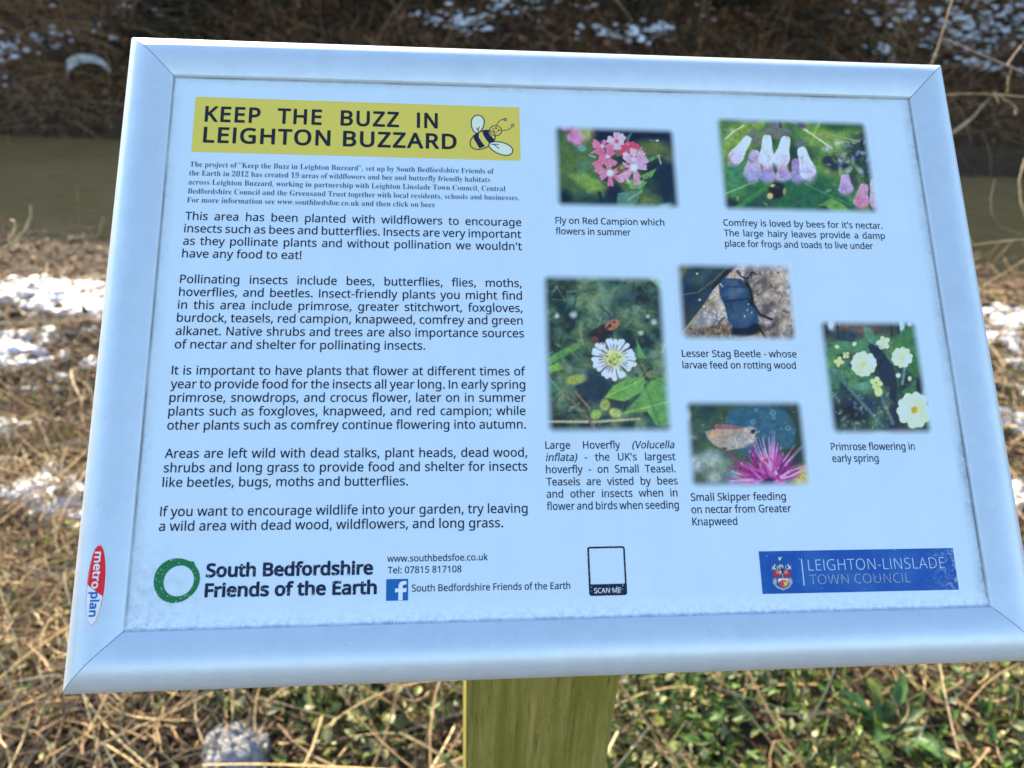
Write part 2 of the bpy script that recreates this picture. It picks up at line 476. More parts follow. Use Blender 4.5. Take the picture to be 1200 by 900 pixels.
# ------------------------------------------------------------------ lettering
GLYPHS = {
    'regular': {
        '!': [108,[46,-8,58,-9,68,-6,77,2,81,10,82,22,80,36,73,46,62,51,50,52,40,49,32,44,27,36,25,22,27,8,34,-2],[40,78,66,77,69,80,79,286,76,290,68,290,32,290,29,288,39,82]],
        "'": [90,[32,180,55,179,60,182,68,286,65,290,59,290,25,290,23,288]],
        '(': [120,[72,-66,107,-67,112,-64,87,-22,70,20,59,64,56,110,59,156,70,202,87,245,111,284,112,288,109,290,73,290,54,264,38,236,27,206,19,176,14,144,12,110,14,78,22,30,32,2,45,-26]],
        ')': [120,[10,-66,47,-67,67,-41,82,-14,94,16,102,46,107,78,108,110,107,142,98,192,89,220,76,248,49,288,45,290,11,290,8,286,33,245,51,202,61,156,65,110,61,64,50,20,33,-22,9,-62]],
        ',': [107,[14,-55,42,-56,46,-54,74,19,81,41,78,48,74,50,34,49,13,-51]],
        '-': [129,[14,89,115,89,117,93,117,123,115,126,15,127,12,123]],
        '.': [107,[46,-8,58,-9,68,-6,77,2,81,10,82,22,80,36,73,46,62,51,52,52,42,50,34,46,27,36,25,22,27,8,34,-2]],
        '0': [229,[100,-7,115,-8,140,-5,161,3,177,15,191,33,201,55,208,81,212,109,214,143,211,187,207,207,197,239,189,255,171,275,157,285,131,293,113,294,83,290,69,284,56,275,39,255,31,239,25,223,18,187,16,143,18,101,22,79,32,47,47,23,59,11,83,-3],[103,31,91,36,83,41,76,49,68,67,60,109,59,143,60,179,68,219,73,231,81,243,97,254,113,257,125,256,139,251,146,245,152,237,161,219,169,179,170,143,169,107,161,67,156,55,147,42,139,36,125,31]],
        '1': [229,[105,-3,143,-4,146,-1,146,287,143,290,111,289,65,254,32,227,33,223,53,199,57,200,105,239,104,1]],
        '5': [229,[78,-7,100,-8,130,-5,146,-1,170,11,188,27,197,39,206,61,210,77,209,105,203,129,190,149,174,163,150,174,126,179,104,179,71,177,76,249,186,250,190,253,190,285,188,290,112,290,40,289,28,151,30,148,48,136,98,142,128,139,142,133,157,121,163,111,166,99,166,79,162,63,154,49,141,39,120,32,98,30,72,32,50,38,26,49,22,47,22,9,46,-1]],
        '7': [229,[52,-3,93,-4,97,-2,214,259,213,287,211,290,61,290,15,289,14,255,17,250,165,249,52,3]],
        '8': [229,[97,-7,117,-8,143,-5,157,-2,177,8,193,21,201,31,207,41,212,61,212,85,208,101,203,111,187,130,155,151,181,171,197,191,203,213,201,243,192,261,179,275,161,286,135,293,115,294,91,292,60,281,45,270,37,261,29,245,26,233,25,213,32,189,45,171,70,149,41,129,25,109,16,83,17,61,19,49,28,29,43,13,63,1],[99,29,79,36,66,47,59,63,59,85,64,97,70,105,89,121,109,131,125,124,149,111,164,97,170,81,170,63,163,47,149,35,127,29],[113,171,91,182,77,193,69,207,67,221,71,237,81,249,95,255,117,258,135,255,149,248,158,237,161,219,158,203,148,189,127,175,117,170]],
        ':': [107,[46,-8,58,-9,68,-6,77,2,81,10,82,22,80,36,73,46,62,51,52,52,42,50,34,46,27,36,25,22,27,8,34,-2],[44,164,54,162,66,165,74,170,80,180,82,194,80,208,73,218,62,223,52,224,42,222,34,218,27,208,25,194,27,180,34,170]],
        ';': [107,[10,-55,42,-54,59,-15,73,25,77,41,74,49,70,50,34,50,30,48,9,-51],[44,163,54,162,64,164,74,170,79,179,82,193,80,207,73,217,62,223,52,224,42,222,33,217,26,207,24,193,26,179,33,169]],
        'A': [256,[-3,-3,39,-3,73,83,75,85,181,85,216,-3,258,-3,259,1,203,147,148,289,143,291,109,290,-3,3],[89,125,127,234,138,205,167,125]],
        'B': [261,[36,-3,140,-4,168,-2,182,2,204,11,224,27,236,45,240,57,243,81,240,103,234,119,223,133,209,143,187,151,200,156,212,165,226,183,233,207,232,233,226,250,217,263,204,274,187,281,146,289,40,290,36,289,35,1],[80,34,80,130,152,129,170,125,183,117,193,103,197,85,193,63,182,47,164,38,150,35],[80,168,79,251,140,251,164,246,176,240,185,229,188,211,185,193,176,179,158,171,144,169]],
        'C': [253,[137,-7,188,-6,214,-1,232,4,234,7,234,39,230,43,188,33,146,32,120,39,98,53,84,71,78,82,69,111,67,155,73,191,81,209,94,227,112,242,130,250,152,254,180,254,198,250,224,240,228,239,230,241,244,271,244,275,242,277,216,287,186,293,162,294,130,291,100,282,78,270,66,261,48,240,30,205,23,175,21,143,24,101,36,63,44,47,55,33,80,11,98,2,114,-3]],
        'E': [223,[36,-3,198,-4,203,-1,203,31,200,35,82,36,79,37,79,129,192,130,195,133,195,167,192,169,80,169,79,175,80,251,198,251,202,253,203,287,200,290,40,290,36,289,35,1]],
        'F': [208,[36,-3,74,-4,79,-1,79,117,190,118,195,121,195,153,192,157,80,157,79,249,82,251,128,251,200,251,203,255,203,287,200,290,40,290,35,287,35,1]],
        'G': [292,[142,-7,176,-8,216,-4,252,4,266,9,266,151,262,155,162,155,159,151,159,119,162,116,222,115,222,37,196,32,170,31,138,34,122,39,100,53,90,63,76,85,69,111,66,143,69,175,78,201,88,218,102,233,114,241,128,248,154,254,180,255,200,252,246,239,248,241,262,275,230,287,186,294,150,293,110,284,90,275,61,253,48,237,31,205,25,185,21,143,25,99,37,63,46,47,57,33,70,21,84,11,102,2,118,-3]],
        'H': [297,[36,-3,74,-4,79,-1,80,130,218,129,218,-1,222,-4,260,-3,262,279,262,287,258,290,222,290,218,287,217,169,80,169,79,287,74,290,36,289,35,1]],
        'I': [103,[32,-3,69,-4,73,-1,73,290,71,290,33,290,30,290,30,1]],
        'K': [248,[36,-3,74,-4,78,-2,79,109,104,131,203,-3,251,-3,251,3,135,161,195,227,247,285,244,290,200,290,80,157,79,287,74,290,36,289,35,1]],
        'L': [210,[36,-3,200,-4,204,-1,204,31,202,35,79,37,79,167,79,287,74,290,38,290,35,287,35,1]],
        'M': [364,[36,-3,72,-4,76,-1,76,227,163,-3,194,-4,198,-2,286,229,285,-1,290,-4,327,-3,329,55,329,285,327,289,272,290,268,287,182,63,180,64,96,287,92,290,38,290,35,285,35,1]],
        'N': [305,[36,-3,72,-4,76,-1,76,167,74,225,221,-3,268,-3,270,285,268,289,232,290,228,287,230,62,84,288,80,290,36,289,35,1]],
        'P': [243,[36,-3,74,-4,79,-1,79,107,136,109,164,116,192,130,212,151,220,167,224,183,226,201,224,221,218,241,210,255,200,266,182,278,164,284,142,289,114,290,36,289,35,1],[80,146,79,251,130,251,154,245,166,238,177,223,181,201,178,181,168,163,156,155,138,149,116,147]],
        'R': [249,[36,-3,74,-4,79,-1,79,113,82,114,130,114,199,-3,246,-3,246,3,171,125,188,135,202,145,212,157,221,173,225,193,225,217,223,231,215,251,207,261,188,276,166,285,152,288,118,290,36,289,35,285,35,1],[80,153,80,251,136,250,154,246,167,239,177,225,181,203,177,181,166,165,148,156,134,154]],
        'S': [220,[75,-7,116,-7,142,-2,156,2,176,14,186,23,198,41,202,53,205,77,203,97,199,109,190,124,176,137,160,147,84,182,73,191,66,205,65,221,69,235,78,245,92,252,108,255,132,254,158,248,182,240,186,241,198,273,197,277,170,287,136,293,116,294,90,292,58,281,46,273,33,259,27,249,21,229,21,209,23,193,30,175,41,161,52,152,70,140,120,120,142,108,154,98,160,85,161,67,155,51,142,40,128,34,110,31,80,32,48,39,22,48,18,47,18,7,42,-2]],
        'T': [223,[91,-3,129,-4,133,-1,133,249,135,251,219,251,222,255,222,287,219,290,133,290,5,290,0,287,0,255,3,251,87,251,90,249]],
        'U': [293,[131,-7,163,-7,179,-5,209,6,233,25,248,45,254,59,260,85,260,101,260,287,257,290,219,289,217,285,217,101,215,81,207,59,195,45,179,36,161,32,131,32,115,36,103,41,95,48,85,61,78,83,76,101,76,287,71,290,33,289,32,101,34,79,40,57,48,39,61,23,77,9,97,0,119,-6]],
        'V': [241,[100,-3,137,-4,142,-1,244,285,241,290,203,290,199,288,125,75,121,61,119,61,110,93,41,288,37,290,1,290,-4,287]],
        'a': [225,[73,-7,102,-7,124,-2,142,8,158,23,164,-3,192,-4,196,-2,195,163,191,181,184,195,176,205,166,212,152,218,134,221,104,222,76,217,50,208,40,203,38,199,52,170,92,184,106,186,124,185,137,181,144,177,151,165,154,153,154,133,96,130,58,121,40,111,30,102,21,89,16,75,15,59,17,39,23,23,30,14,43,3,58,-4],[86,29,70,35,61,45,59,59,63,77,72,87,82,93,108,99,128,100,154,100,152,71,145,51,136,41,118,32,106,29]],
        'b': [247,[121,-7,147,-7,163,-4,185,6,203,22,217,45,226,73,228,107,227,135,222,157,213,178,203,193,190,205,173,215,155,221,137,222,113,220,93,213,73,197,73,243,72,307,35,309,30,305,30,-1,33,-4,61,-3,69,21,79,11,93,2,103,-3],[113,31,103,34,93,40,85,49,80,59,74,89,74,121,76,143,82,161,89,172,96,177,103,181,119,185,141,184,153,181,163,175,170,167,177,155,183,125,183,91,181,73,171,49,163,40,155,35,143,30,131,29]],
        'c': [192,[104,-7,145,-6,160,-3,177,4,179,7,179,39,175,43,143,32,119,30,95,35,81,45,69,63,64,85,63,119,69,149,73,159,83,171,95,179,103,182,127,184,145,181,167,174,172,177,183,205,181,211,147,221,129,223,107,222,81,216,57,203,39,184,26,159,19,127,18,105,21,71,31,43,39,29,57,11,79,-1]],
        'd': [247,[99,-7,119,-7,141,-3,159,6,175,20,180,-1,183,-4,213,-4,216,-1,216,305,213,308,175,308,173,305,173,271,173,198,155,212,135,220,111,223,89,220,73,215,59,207,43,193,33,177,25,157,20,133,18,107,20,81,25,57,32,39,43,21,57,8,73,-1],[101,31,83,40,76,49,70,61,63,89,63,123,66,139,76,165,91,180,103,184,115,186,133,184,143,181,153,175,161,166,166,155,173,125,174,99,171,69,161,47,151,38,131,30,115,29]],
        'e': [226,[109,-7,127,-8,155,-6,173,-2,197,6,200,9,199,43,195,45,169,35,145,31,113,31,99,35,81,47,73,57,67,71,63,96,207,97,210,101,209,123,205,155,199,173,193,185,177,202,155,216,131,222,103,222,77,215,55,201,37,179,25,155,19,123,19,89,26,57,39,32,57,13,83,-1],[65,133,65,141,74,163,86,177,95,182,105,185,125,186,139,182,151,173,157,165,162,153,165,137,163,133]],
        'f': [138,[41,-3,79,-4,83,-1,83,183,133,184,137,187,137,215,135,218,83,219,83,241,87,257,95,268,107,273,123,273,147,268,156,289,159,299,157,303,131,309,101,310,83,306,73,302,59,291,48,273,42,253,40,219,5,208,2,205,3,185,40,183]],
        'g': [247,[92,-99,133,-99,159,-94,171,-90,192,-75,205,-57,210,-45,216,-19,216,-3,216,215,213,219,183,219,181,215,177,195,159,209,141,218,119,222,89,221,71,214,56,205,42,191,31,172,25,155,20,131,18,107,20,83,24,59,31,41,43,22,57,9,71,0,89,-6,109,-8,123,-7,142,-3,159,5,173,17,174,15,173,-19,170,-31,159,-48,142,-59,119,-63,97,-62,65,-56,39,-46,35,-49,36,-85,63,-95],[115,29,93,33,83,40,76,49,66,73,63,89,63,119,69,151,81,171,87,177,99,183,121,185,135,183,149,177,159,169,164,161,173,133,174,91,169,61,159,44,151,37,141,32]],
        'h': [248,[32,-3,69,-4,73,-1,73,121,78,151,86,167,97,177,111,183,131,185,143,185,159,179,166,173,174,159,177,137,177,-1,181,-4,217,-3,219,1,219,145,214,175,205,194,191,208,173,217,149,222,129,222,115,220,91,211,73,196,73,305,69,309,31,307,30,1]],
        'i': [103,[32,-3,68,-4,73,-1,72,217,68,219,34,219,30,215,30,1],[48,247,56,247,66,251,72,257,76,267,76,279,72,289,64,296,54,299,44,298,36,294,32,289,28,279,28,267,32,257,38,251]],
        'k': [214,[32,-3,72,-3,73,77,93,94,165,-3,213,-3,213,3,123,123,208,215,205,219,161,218,92,145,73,122,73,305,69,309,31,307,30,1]],
        'l': [103,[32,-3,69,-4,73,-1,73,303,71,308,33,308,30,305,30,1]],
        'm': [375,[32,-3,69,-4,73,-1,73,111,76,143,81,160,89,171,95,177,109,183,127,185,145,182,157,174,164,159,167,137,167,1,169,-3,205,-4,209,-1,210,135,213,149,221,167,229,176,239,181,251,184,275,184,289,178,298,167,301,159,304,139,304,51,305,-3,341,-4,346,-1,345,159,342,177,336,191,327,203,317,211,303,218,287,222,269,223,249,221,229,214,219,208,201,190,183,209,167,217,155,221,131,223,107,219,89,211,71,194,65,218,33,219,30,215,30,1]],
        'n': [248,[32,-3,69,-4,73,-1,73,111,76,143,86,167,94,175,105,181,131,185,151,183,165,174,173,161,177,137,177,1,178,-3,218,-3,219,57,218,159,214,177,209,189,198,203,187,211,171,218,155,222,131,223,115,220,97,214,85,207,71,194,65,218,33,219,30,215,30,1]],
        'o': [243,[106,-7,121,-8,145,-5,163,0,183,11,197,23,209,39,218,59,223,83,225,109,222,141,217,157,205,181,195,193,175,209,161,216,137,222,107,222,92,219,67,209,55,201,39,183,30,169,25,155,19,127,18,107,20,81,26,59,35,39,47,23,63,9,81,-1],[121,29,95,34,87,39,77,49,71,59,66,75,62,107,66,141,76,165,85,175,95,181,107,184,121,185,147,180,155,176,166,165,177,141,181,107,177,75,171,58,166,49,156,39,147,34,133,30]],
        'p': [247,[32,-99,69,-100,73,-97,73,17,87,5,105,-3,127,-8,149,-7,173,-1,185,6,202,21,211,33,221,57,225,73,228,109,227,135,222,157,215,177,202,195,189,207,175,215,155,221,127,222,105,218,87,209,71,194,65,218,35,219,31,217,30,-95],[115,31,103,34,91,42,85,50,79,63,74,95,75,137,83,163,96,177,111,183,139,184,153,181,163,174,171,165,177,153,183,125,182,85,175,59,160,39,149,32,139,30]],
        'r': [166,[32,-3,69,-4,73,-1,74,123,78,143,87,159,99,172,115,180,133,183,155,180,159,183,163,215,162,219,133,223,113,220,99,213,83,201,71,187,69,189,65,218,35,219,31,217,30,1]],
        's': [192,[66,-7,102,-7,136,0,152,8,160,15,171,29,175,39,178,59,176,75,170,89,164,97,154,106,140,114,73,143,64,150,59,157,58,167,62,175,70,181,82,185,114,185,160,173,173,203,172,207,148,217,120,222,84,222,54,214,41,207,30,198,22,187,18,175,17,161,19,145,25,131,32,124,56,107,119,79,130,71,135,61,135,49,130,40,120,33,102,29,70,30,46,36,22,45,18,44,18,7,40,-2]],
        't': [145,[87,-7,114,-7,138,-1,140,3,140,29,136,33,114,29,96,30,84,37,78,47,76,63,76,183,136,184,138,187,138,215,134,219,78,219,76,221,76,266,72,268,50,268,34,221,4,207,3,187,6,184,33,183,33,61,35,39,39,27,47,13,60,2,74,-4]],
        'u': [248,[94,-7,117,-8,143,-3,163,7,177,20,183,-3,213,-4,217,-1,218,215,213,219,177,218,175,215,173,81,169,61,159,45,145,34,125,30,97,32,82,41,74,55,71,75,71,215,67,219,29,217,28,73,33,39,43,19,57,5,75,-3]],
        'v': [204,[79,-3,121,-4,126,-1,208,215,203,219,167,219,163,217,108,65,101,46,41,217,37,219,1,219,-3,217,-3,213]],
        'w': [315,[61,-2,104,-3,107,0,148,128,158,163,206,0,210,-3,254,-2,315,216,312,219,274,219,271,216,235,78,230,55,180,218,178,219,138,219,135,216,86,54,44,218,42,219,4,219,1,218,1,214]],
        'x': [212,[5,-3,49,-3,106,79,162,-3,207,-3,207,3,132,109,203,211,204,216,200,219,158,217,106,141,52,218,10,219,8,217,8,212,80,109,5,3]],
        'y': [204,[17,-99,44,-100,70,-92,86,-81,102,-59,115,-31,208,215,204,219,168,219,163,217,104,49,41,217,38,219,2,219,-3,217,-3,213,83,-1,67,-39,54,-56,44,-61,34,-63,4,-61,1,-63,1,-95]],
    },
    'bold': {
        'A': [256,[-5,-10,36,-11,44,-8,77,76,80,78,176,77,211,-8,218,-11,256,-11,262,-9,266,-4,266,4,207,156,153,294,144,298,112,298,105,296,101,290,-10,4,-10,-4],[100,132,99,134,128,211,136,190,157,132]],
        'B': [261,[34,-10,139,-11,171,-8,195,-1,209,5,221,14,235,30,243,44,249,66,250,82,248,104,244,116,234,132,221,144,207,152,218,160,228,172,238,196,240,218,238,236,233,252,222,268,207,280,191,287,171,293,121,297,39,297,33,295,30,292,28,286,28,0,30,-6],[87,41,87,123,151,122,167,118,178,112,187,100,189,84,186,66,177,53,163,45,149,42],[87,175,87,244,139,244,161,240,171,235,178,226,181,212,179,196,171,185,157,178,145,176]],
        'D': [293,[34,-10,119,-11,165,-7,187,-1,220,16,237,30,250,44,260,60,268,78,275,100,278,122,278,168,275,190,268,212,251,243,237,259,223,271,207,280,189,288,169,293,127,297,39,297,33,295,30,292,28,286,28,0,30,-6],[87,42,86,244,123,244,153,241,175,234,195,220,207,204,212,192,218,162,217,120,212,98,205,82,191,66,179,56,161,48,139,44]],
        'E': [223,[34,-10,199,-11,206,-8,210,-2,210,34,203,42,86,44,86,122,196,124,202,132,203,166,201,171,193,176,87,176,86,186,87,243,199,244,206,246,210,252,210,288,207,294,201,297,39,297,33,295,30,292,28,286,28,0,30,-6]],
        'F': [208,[34,-10,77,-11,82,-8,85,-4,87,111,191,111,197,112,201,116,202,154,200,160,195,164,89,164,86,166,87,243,153,244,199,244,207,247,210,254,210,288,207,294,203,297,39,297,33,295,29,291,28,0,30,-6]],
        'G': [292,[142,-14,176,-15,216,-11,254,-3,266,1,271,4,273,10,273,152,270,158,262,162,162,162,157,160,153,156,152,150,152,118,156,110,162,108,215,108,215,44,200,40,170,38,152,39,124,46,104,58,89,76,79,100,74,126,74,160,79,186,91,210,102,223,116,234,128,240,156,247,180,247,198,245,242,231,248,232,255,238,269,270,269,276,264,282,252,288,208,299,172,301,126,296,106,290,88,282,70,270,56,258,42,242,32,226,24,208,15,168,14,142,18,98,30,60,40,42,52,28,64,16,80,5,98,-4,116,-10]],
        'H': [297,[34,-10,77,-11,82,-8,85,-4,87,123,210,122,212,-4,215,-9,221,-11,259,-11,267,-6,269,0,269,288,266,294,259,297,221,297,212,292,211,286,211,178,209,176,89,176,86,178,85,291,81,296,75,297,39,297,31,294,28,286,28,0,30,-6]],
        'I': [103,[30,-10,70,-11,77,-8,80,-2,80,297,79,297,75,297,70,297,32,297,26,297,23,297,23,0,25,-6]],
        'K': [248,[34,-10,77,-11,85,-5,86,106,103,120,199,-9,205,-11,249,-11,257,-6,259,0,257,6,145,160,205,227,253,280,255,288,252,294,245,297,197,296,87,175,85,291,81,296,75,297,37,297,30,292,28,286,28,0,30,-6]],
        'L': [210,[34,-10,201,-11,208,-8,211,-2,211,34,208,40,203,43,86,44,86,176,85,291,77,297,39,297,33,295,29,290,28,0,30,-6]],
        'N': [305,[34,-10,75,-11,80,-8,83,-2,83,198,216,-8,223,-11,267,-11,275,-6,277,0,277,286,273,295,267,297,231,297,224,294,221,288,221,89,88,294,81,297,39,297,31,294,28,286,28,0,30,-6]],
        'O': [313,[137,-14,158,-15,190,-12,218,-4,243,10,264,30,279,52,291,80,297,110,300,144,296,186,290,208,274,243,263,258,251,270,234,282,218,290,200,296,176,301,134,300,112,296,92,290,76,281,62,271,48,256,29,226,22,206,15,168,14,128,18,96,27,66,40,40,58,19,80,3,108,-9],[138,40,118,46,102,56,93,66,83,84,79,98,74,126,74,160,76,176,82,200,88,212,94,222,108,235,120,242,142,247,174,247,194,241,208,233,219,222,228,206,235,188,238,168,240,142,237,112,231,86,225,74,218,64,204,51,192,45,172,39,156,38]],
        'P': [243,[34,-10,77,-11,82,-8,85,-4,86,100,139,102,167,109,197,124,211,138,219,148,226,164,231,182,233,202,231,222,225,244,217,258,204,272,185,284,167,291,143,296,39,297,33,295,30,292,28,286,28,0,30,-6],[87,153,86,244,129,243,151,238,161,233,170,220,174,200,172,184,163,168,153,161,137,156,117,154]],
        'R': [249,[34,-10,77,-11,82,-8,85,-4,86,106,89,107,126,106,195,-9,201,-11,243,-11,251,-8,254,-2,253,5,182,122,207,140,219,154,227,170,231,182,233,206,230,232,226,244,219,258,204,274,181,287,151,295,119,297,39,297,31,294,28,286,28,0,30,-6],[87,160,87,244,135,243,151,239,162,234,171,222,174,204,171,184,163,172,154,166,133,161]],
        'S': [220,[74,-14,116,-14,142,-10,159,-4,180,8,190,18,203,36,209,52,212,76,210,98,205,112,196,128,180,143,162,154,87,188,78,196,73,206,72,222,75,232,83,240,94,245,114,248,132,247,156,241,182,232,188,234,192,237,205,272,202,282,172,294,140,300,114,301,88,299,74,295,53,286,34,272,26,262,20,252,14,232,13,210,16,192,22,176,34,157,47,146,66,134,116,113,138,102,148,94,153,84,154,68,149,56,138,46,124,41,102,38,80,39,50,45,22,55,16,54,12,52,9,44,10,8,12,2,38,-8]],
        'T': [223,[89,-10,132,-11,137,-8,140,-2,140,242,142,244,220,244,226,247,229,254,229,288,224,296,134,297,4,297,-4,294,-7,288,-7,252,0,244,80,244,82,242,82,0,84,-6]],
        'U': [293,[131,-14,164,-14,182,-11,198,-7,214,1,236,17,247,30,255,44,264,70,268,102,267,288,264,294,258,297,220,297,212,292,210,286,210,102,208,82,203,66,192,52,178,43,162,39,132,39,118,42,100,53,92,64,85,84,83,100,83,290,78,296,72,297,34,297,27,292,25,286,25,102,27,78,32,56,43,34,56,17,72,4,94,-7,118,-13]],
        'Z': [229,[11,-10,213,-11,219,-9,223,-6,225,0,225,34,221,40,217,42,80,44,219,254,221,286,219,292,215,296,209,297,19,297,11,292,9,286,9,252,11,248,16,244,145,242,5,32,4,-2]],
        'a': [225,[72,-14,96,-15,120,-11,138,-3,152,8,158,-6,164,-11,194,-11,202,-6,203,0,202,166,198,184,191,198,182,208,168,218,152,225,116,229,94,228,72,224,42,213,33,206,31,198,43,168,48,164,56,163,92,177,120,179,130,176,138,172,144,162,146,154,146,140,94,137,72,133,52,126,37,118,26,108,14,92,9,78,8,58,10,38,18,18,30,4,38,-3,56,-11],[88,36,76,39,68,48,66,60,70,74,76,82,84,86,108,91,124,93,146,93,145,72,138,55,130,47,116,39,104,36]],
        'd': [247,[99,-14,118,-15,136,-12,156,-4,170,5,172,4,175,-6,182,-11,214,-11,220,-8,223,-2,223,306,220,313,214,316,174,315,167,308,166,284,166,214,144,225,120,230,90,228,70,222,53,212,38,198,26,180,17,158,13,134,11,108,13,80,17,56,26,34,38,16,54,2,70,-7],[104,38,94,42,83,52,73,74,70,106,73,138,82,161,96,174,114,178,130,177,148,170,155,162,160,152,166,126,167,108,163,70,156,52,148,44,130,37]],
        'e': [226,[109,-14,136,-15,158,-13,182,-7,202,1,207,8,207,44,202,50,196,52,168,42,146,38,126,37,104,41,92,47,80,60,74,72,71,88,74,90,206,90,212,92,216,98,217,122,214,150,209,168,198,190,180,209,158,222,130,229,102,229,74,221,50,206,30,182,18,156,12,124,12,88,19,54,33,28,54,7,80,-7],[74,140,73,142,75,150,80,160,90,171,98,176,108,178,124,179,136,175,146,168,153,156,156,140]],
        'f': [138,[39,-10,80,-11,87,-8,90,-2,90,176,136,177,141,180,144,186,144,216,140,223,134,226,90,226,94,254,99,262,108,266,122,266,146,261,152,263,156,268,166,298,165,304,160,309,128,317,92,316,70,308,54,296,42,278,35,256,32,224,2,214,-4,208,-5,186,-2,180,4,177,33,176,33,0,35,-6]],
        'h': [248,[30,-10,70,-11,79,-6,80,0,81,122,86,150,92,163,102,172,114,176,132,178,144,177,156,173,164,164,167,156,169,136,170,-4,174,-9,180,-11,216,-11,222,-9,226,0,226,145,224,168,216,190,203,208,184,221,162,227,130,229,106,225,81,214,79,310,75,314,70,316,34,316,28,314,24,310,23,304,23,0,25,-6]],
        'i': [103,[30,-10,71,-11,77,-8,80,-2,80,216,78,222,73,225,31,226,26,222,23,216,23,0,25,-6],[47,240,57,240,69,245,79,254,83,266,83,280,79,292,69,302,58,306,45,306,33,301,25,293,21,280,21,266,25,254,35,244]],
        'l': [103,[30,-10,70,-11,77,-8,80,-2,80,304,79,310,75,314,70,316,32,316,26,312,23,306,23,0,25,-6]],
        'm': [375,[30,-10,70,-11,76,-9,80,-4,80,112,83,142,88,158,95,168,104,174,118,178,134,178,146,174,154,166,158,156,160,138,160,0,164,-9,170,-11,206,-11,212,-9,216,-4,217,118,220,146,223,156,229,166,240,174,250,177,264,178,280,175,288,170,294,158,297,138,297,26,297,-2,302,-10,344,-11,350,-8,353,-2,352,160,349,178,342,194,332,208,322,216,306,224,290,228,258,229,226,220,200,202,190,213,180,220,168,225,146,229,126,230,106,226,91,220,76,210,72,220,66,225,32,226,26,222,23,214,23,0,25,-6]],
        'n': [248,[30,-10,70,-11,76,-9,80,-4,81,128,83,142,92,162,98,169,106,174,132,178,150,176,160,169,167,158,169,136,169,0,173,-8,180,-11,216,-11,224,-7,226,0,226,60,225,162,221,180,214,194,202,209,190,218,176,224,156,229,136,230,114,227,94,221,76,209,72,220,66,225,30,225,24,220,23,214,23,0,25,-6]],
        'o': [243,[106,-14,122,-15,146,-13,166,-7,186,4,202,18,215,36,224,56,230,82,232,108,229,142,224,160,210,186,192,206,178,216,154,226,138,229,108,229,90,226,64,216,50,206,32,187,24,173,18,157,12,126,12,94,16,68,23,46,34,28,50,10,67,-2,88,-11],[108,38,98,41,88,48,76,66,70,96,71,126,77,152,89,168,98,174,108,177,132,177,144,174,152,169,161,160,167,148,173,120,172,86,164,60,150,44,130,37]],
        'p': [247,[30,-106,70,-107,76,-105,80,-100,80,0,102,-10,118,-14,136,-15,162,-12,176,-7,190,0,208,17,217,30,229,56,232,72,236,108,234,134,229,160,221,180,209,198,202,205,194,212,176,222,158,228,138,230,118,229,104,225,90,219,76,209,72,222,64,226,32,226,24,220,23,-96,25,-102],[116,38,106,41,96,48,86,66,81,96,82,136,88,158,100,171,120,178,140,177,150,174,158,169,170,150,176,124,175,86,169,62,156,45,146,39,138,37]],
        'r': [166,[30,-10,70,-11,76,-9,80,-4,80,114,83,136,93,156,101,164,112,171,132,176,156,173,164,178,170,220,164,227,148,229,126,230,110,226,90,216,76,204,73,220,66,225,32,226,24,220,23,0,25,-6]],
        's': [192,[66,-14,88,-15,114,-13,146,-3,158,4,171,16,182,38,185,58,183,76,179,88,169,102,158,112,142,121,76,149,68,155,66,160,65,166,69,172,76,176,88,179,118,177,156,165,162,167,166,170,180,202,178,211,174,214,156,221,122,229,82,229,50,221,36,213,24,203,16,192,11,178,9,162,12,144,15,134,25,120,46,104,114,74,124,67,128,60,128,50,122,43,116,39,100,36,80,36,64,38,22,53,16,52,12,49,10,40,10,8,12,3,38,-9]],
        't': [145,[86,-14,104,-15,127,-12,142,-6,147,0,147,30,144,36,136,40,112,36,96,38,87,46,83,64,83,176,134,177,140,179,145,186,145,214,143,222,136,226,84,226,83,232,83,264,80,271,72,275,46,274,41,268,28,227,1,214,-3,210,-5,188,-3,182,2,177,26,176,26,62,28,38,32,26,42,8,54,-3,66,-9]],
        'u': [248,[93,-14,118,-15,140,-11,154,-6,172,5,176,-6,184,-11,216,-11,221,-8,224,-4,224,218,220,224,214,226,178,226,170,222,167,214,167,92,163,66,156,52,142,41,126,37,104,37,92,42,87,46,81,58,78,76,78,218,74,224,68,226,32,226,24,222,21,214,21,74,23,48,26,36,36,16,52,0,72,-9]],
    },
    'black': {
        'B': [261,[33,-16,139,-17,171,-14,187,-10,211,0,223,8,240,26,248,40,255,66,256,82,253,104,249,118,239,134,231,143,219,152,229,164,238,178,245,204,244,236,238,254,233,263,225,273,211,284,191,293,171,299,121,303,39,303,31,301,26,296,22,286,22,0,25,-10],[93,47,92,50,92,114,93,118,151,116,165,113,173,108,181,98,184,84,181,68,173,57,161,51,149,48],[93,181,92,184,92,238,139,238,159,234,167,230,173,224,175,210,173,196,166,188,155,184,143,182]],
        'E': [223,[33,-16,199,-17,209,-13,215,-4,215,34,212,42,205,47,93,48,92,50,92,116,191,117,199,119,205,124,208,132,208,166,206,174,201,179,193,182,93,182,92,198,92,236,93,238,201,238,210,242,215,250,215,290,210,298,203,302,39,303,31,301,25,296,22,286,22,0,25,-10]],
        'F': [208,[33,-16,77,-17,85,-14,90,-8,92,0,92,104,193,105,199,107,205,112,208,120,208,154,205,162,199,168,191,170,93,170,92,172,92,236,93,238,177,238,203,238,210,242,214,248,215,288,212,296,205,302,39,303,31,301,24,294,22,286,22,0,25,-10]],
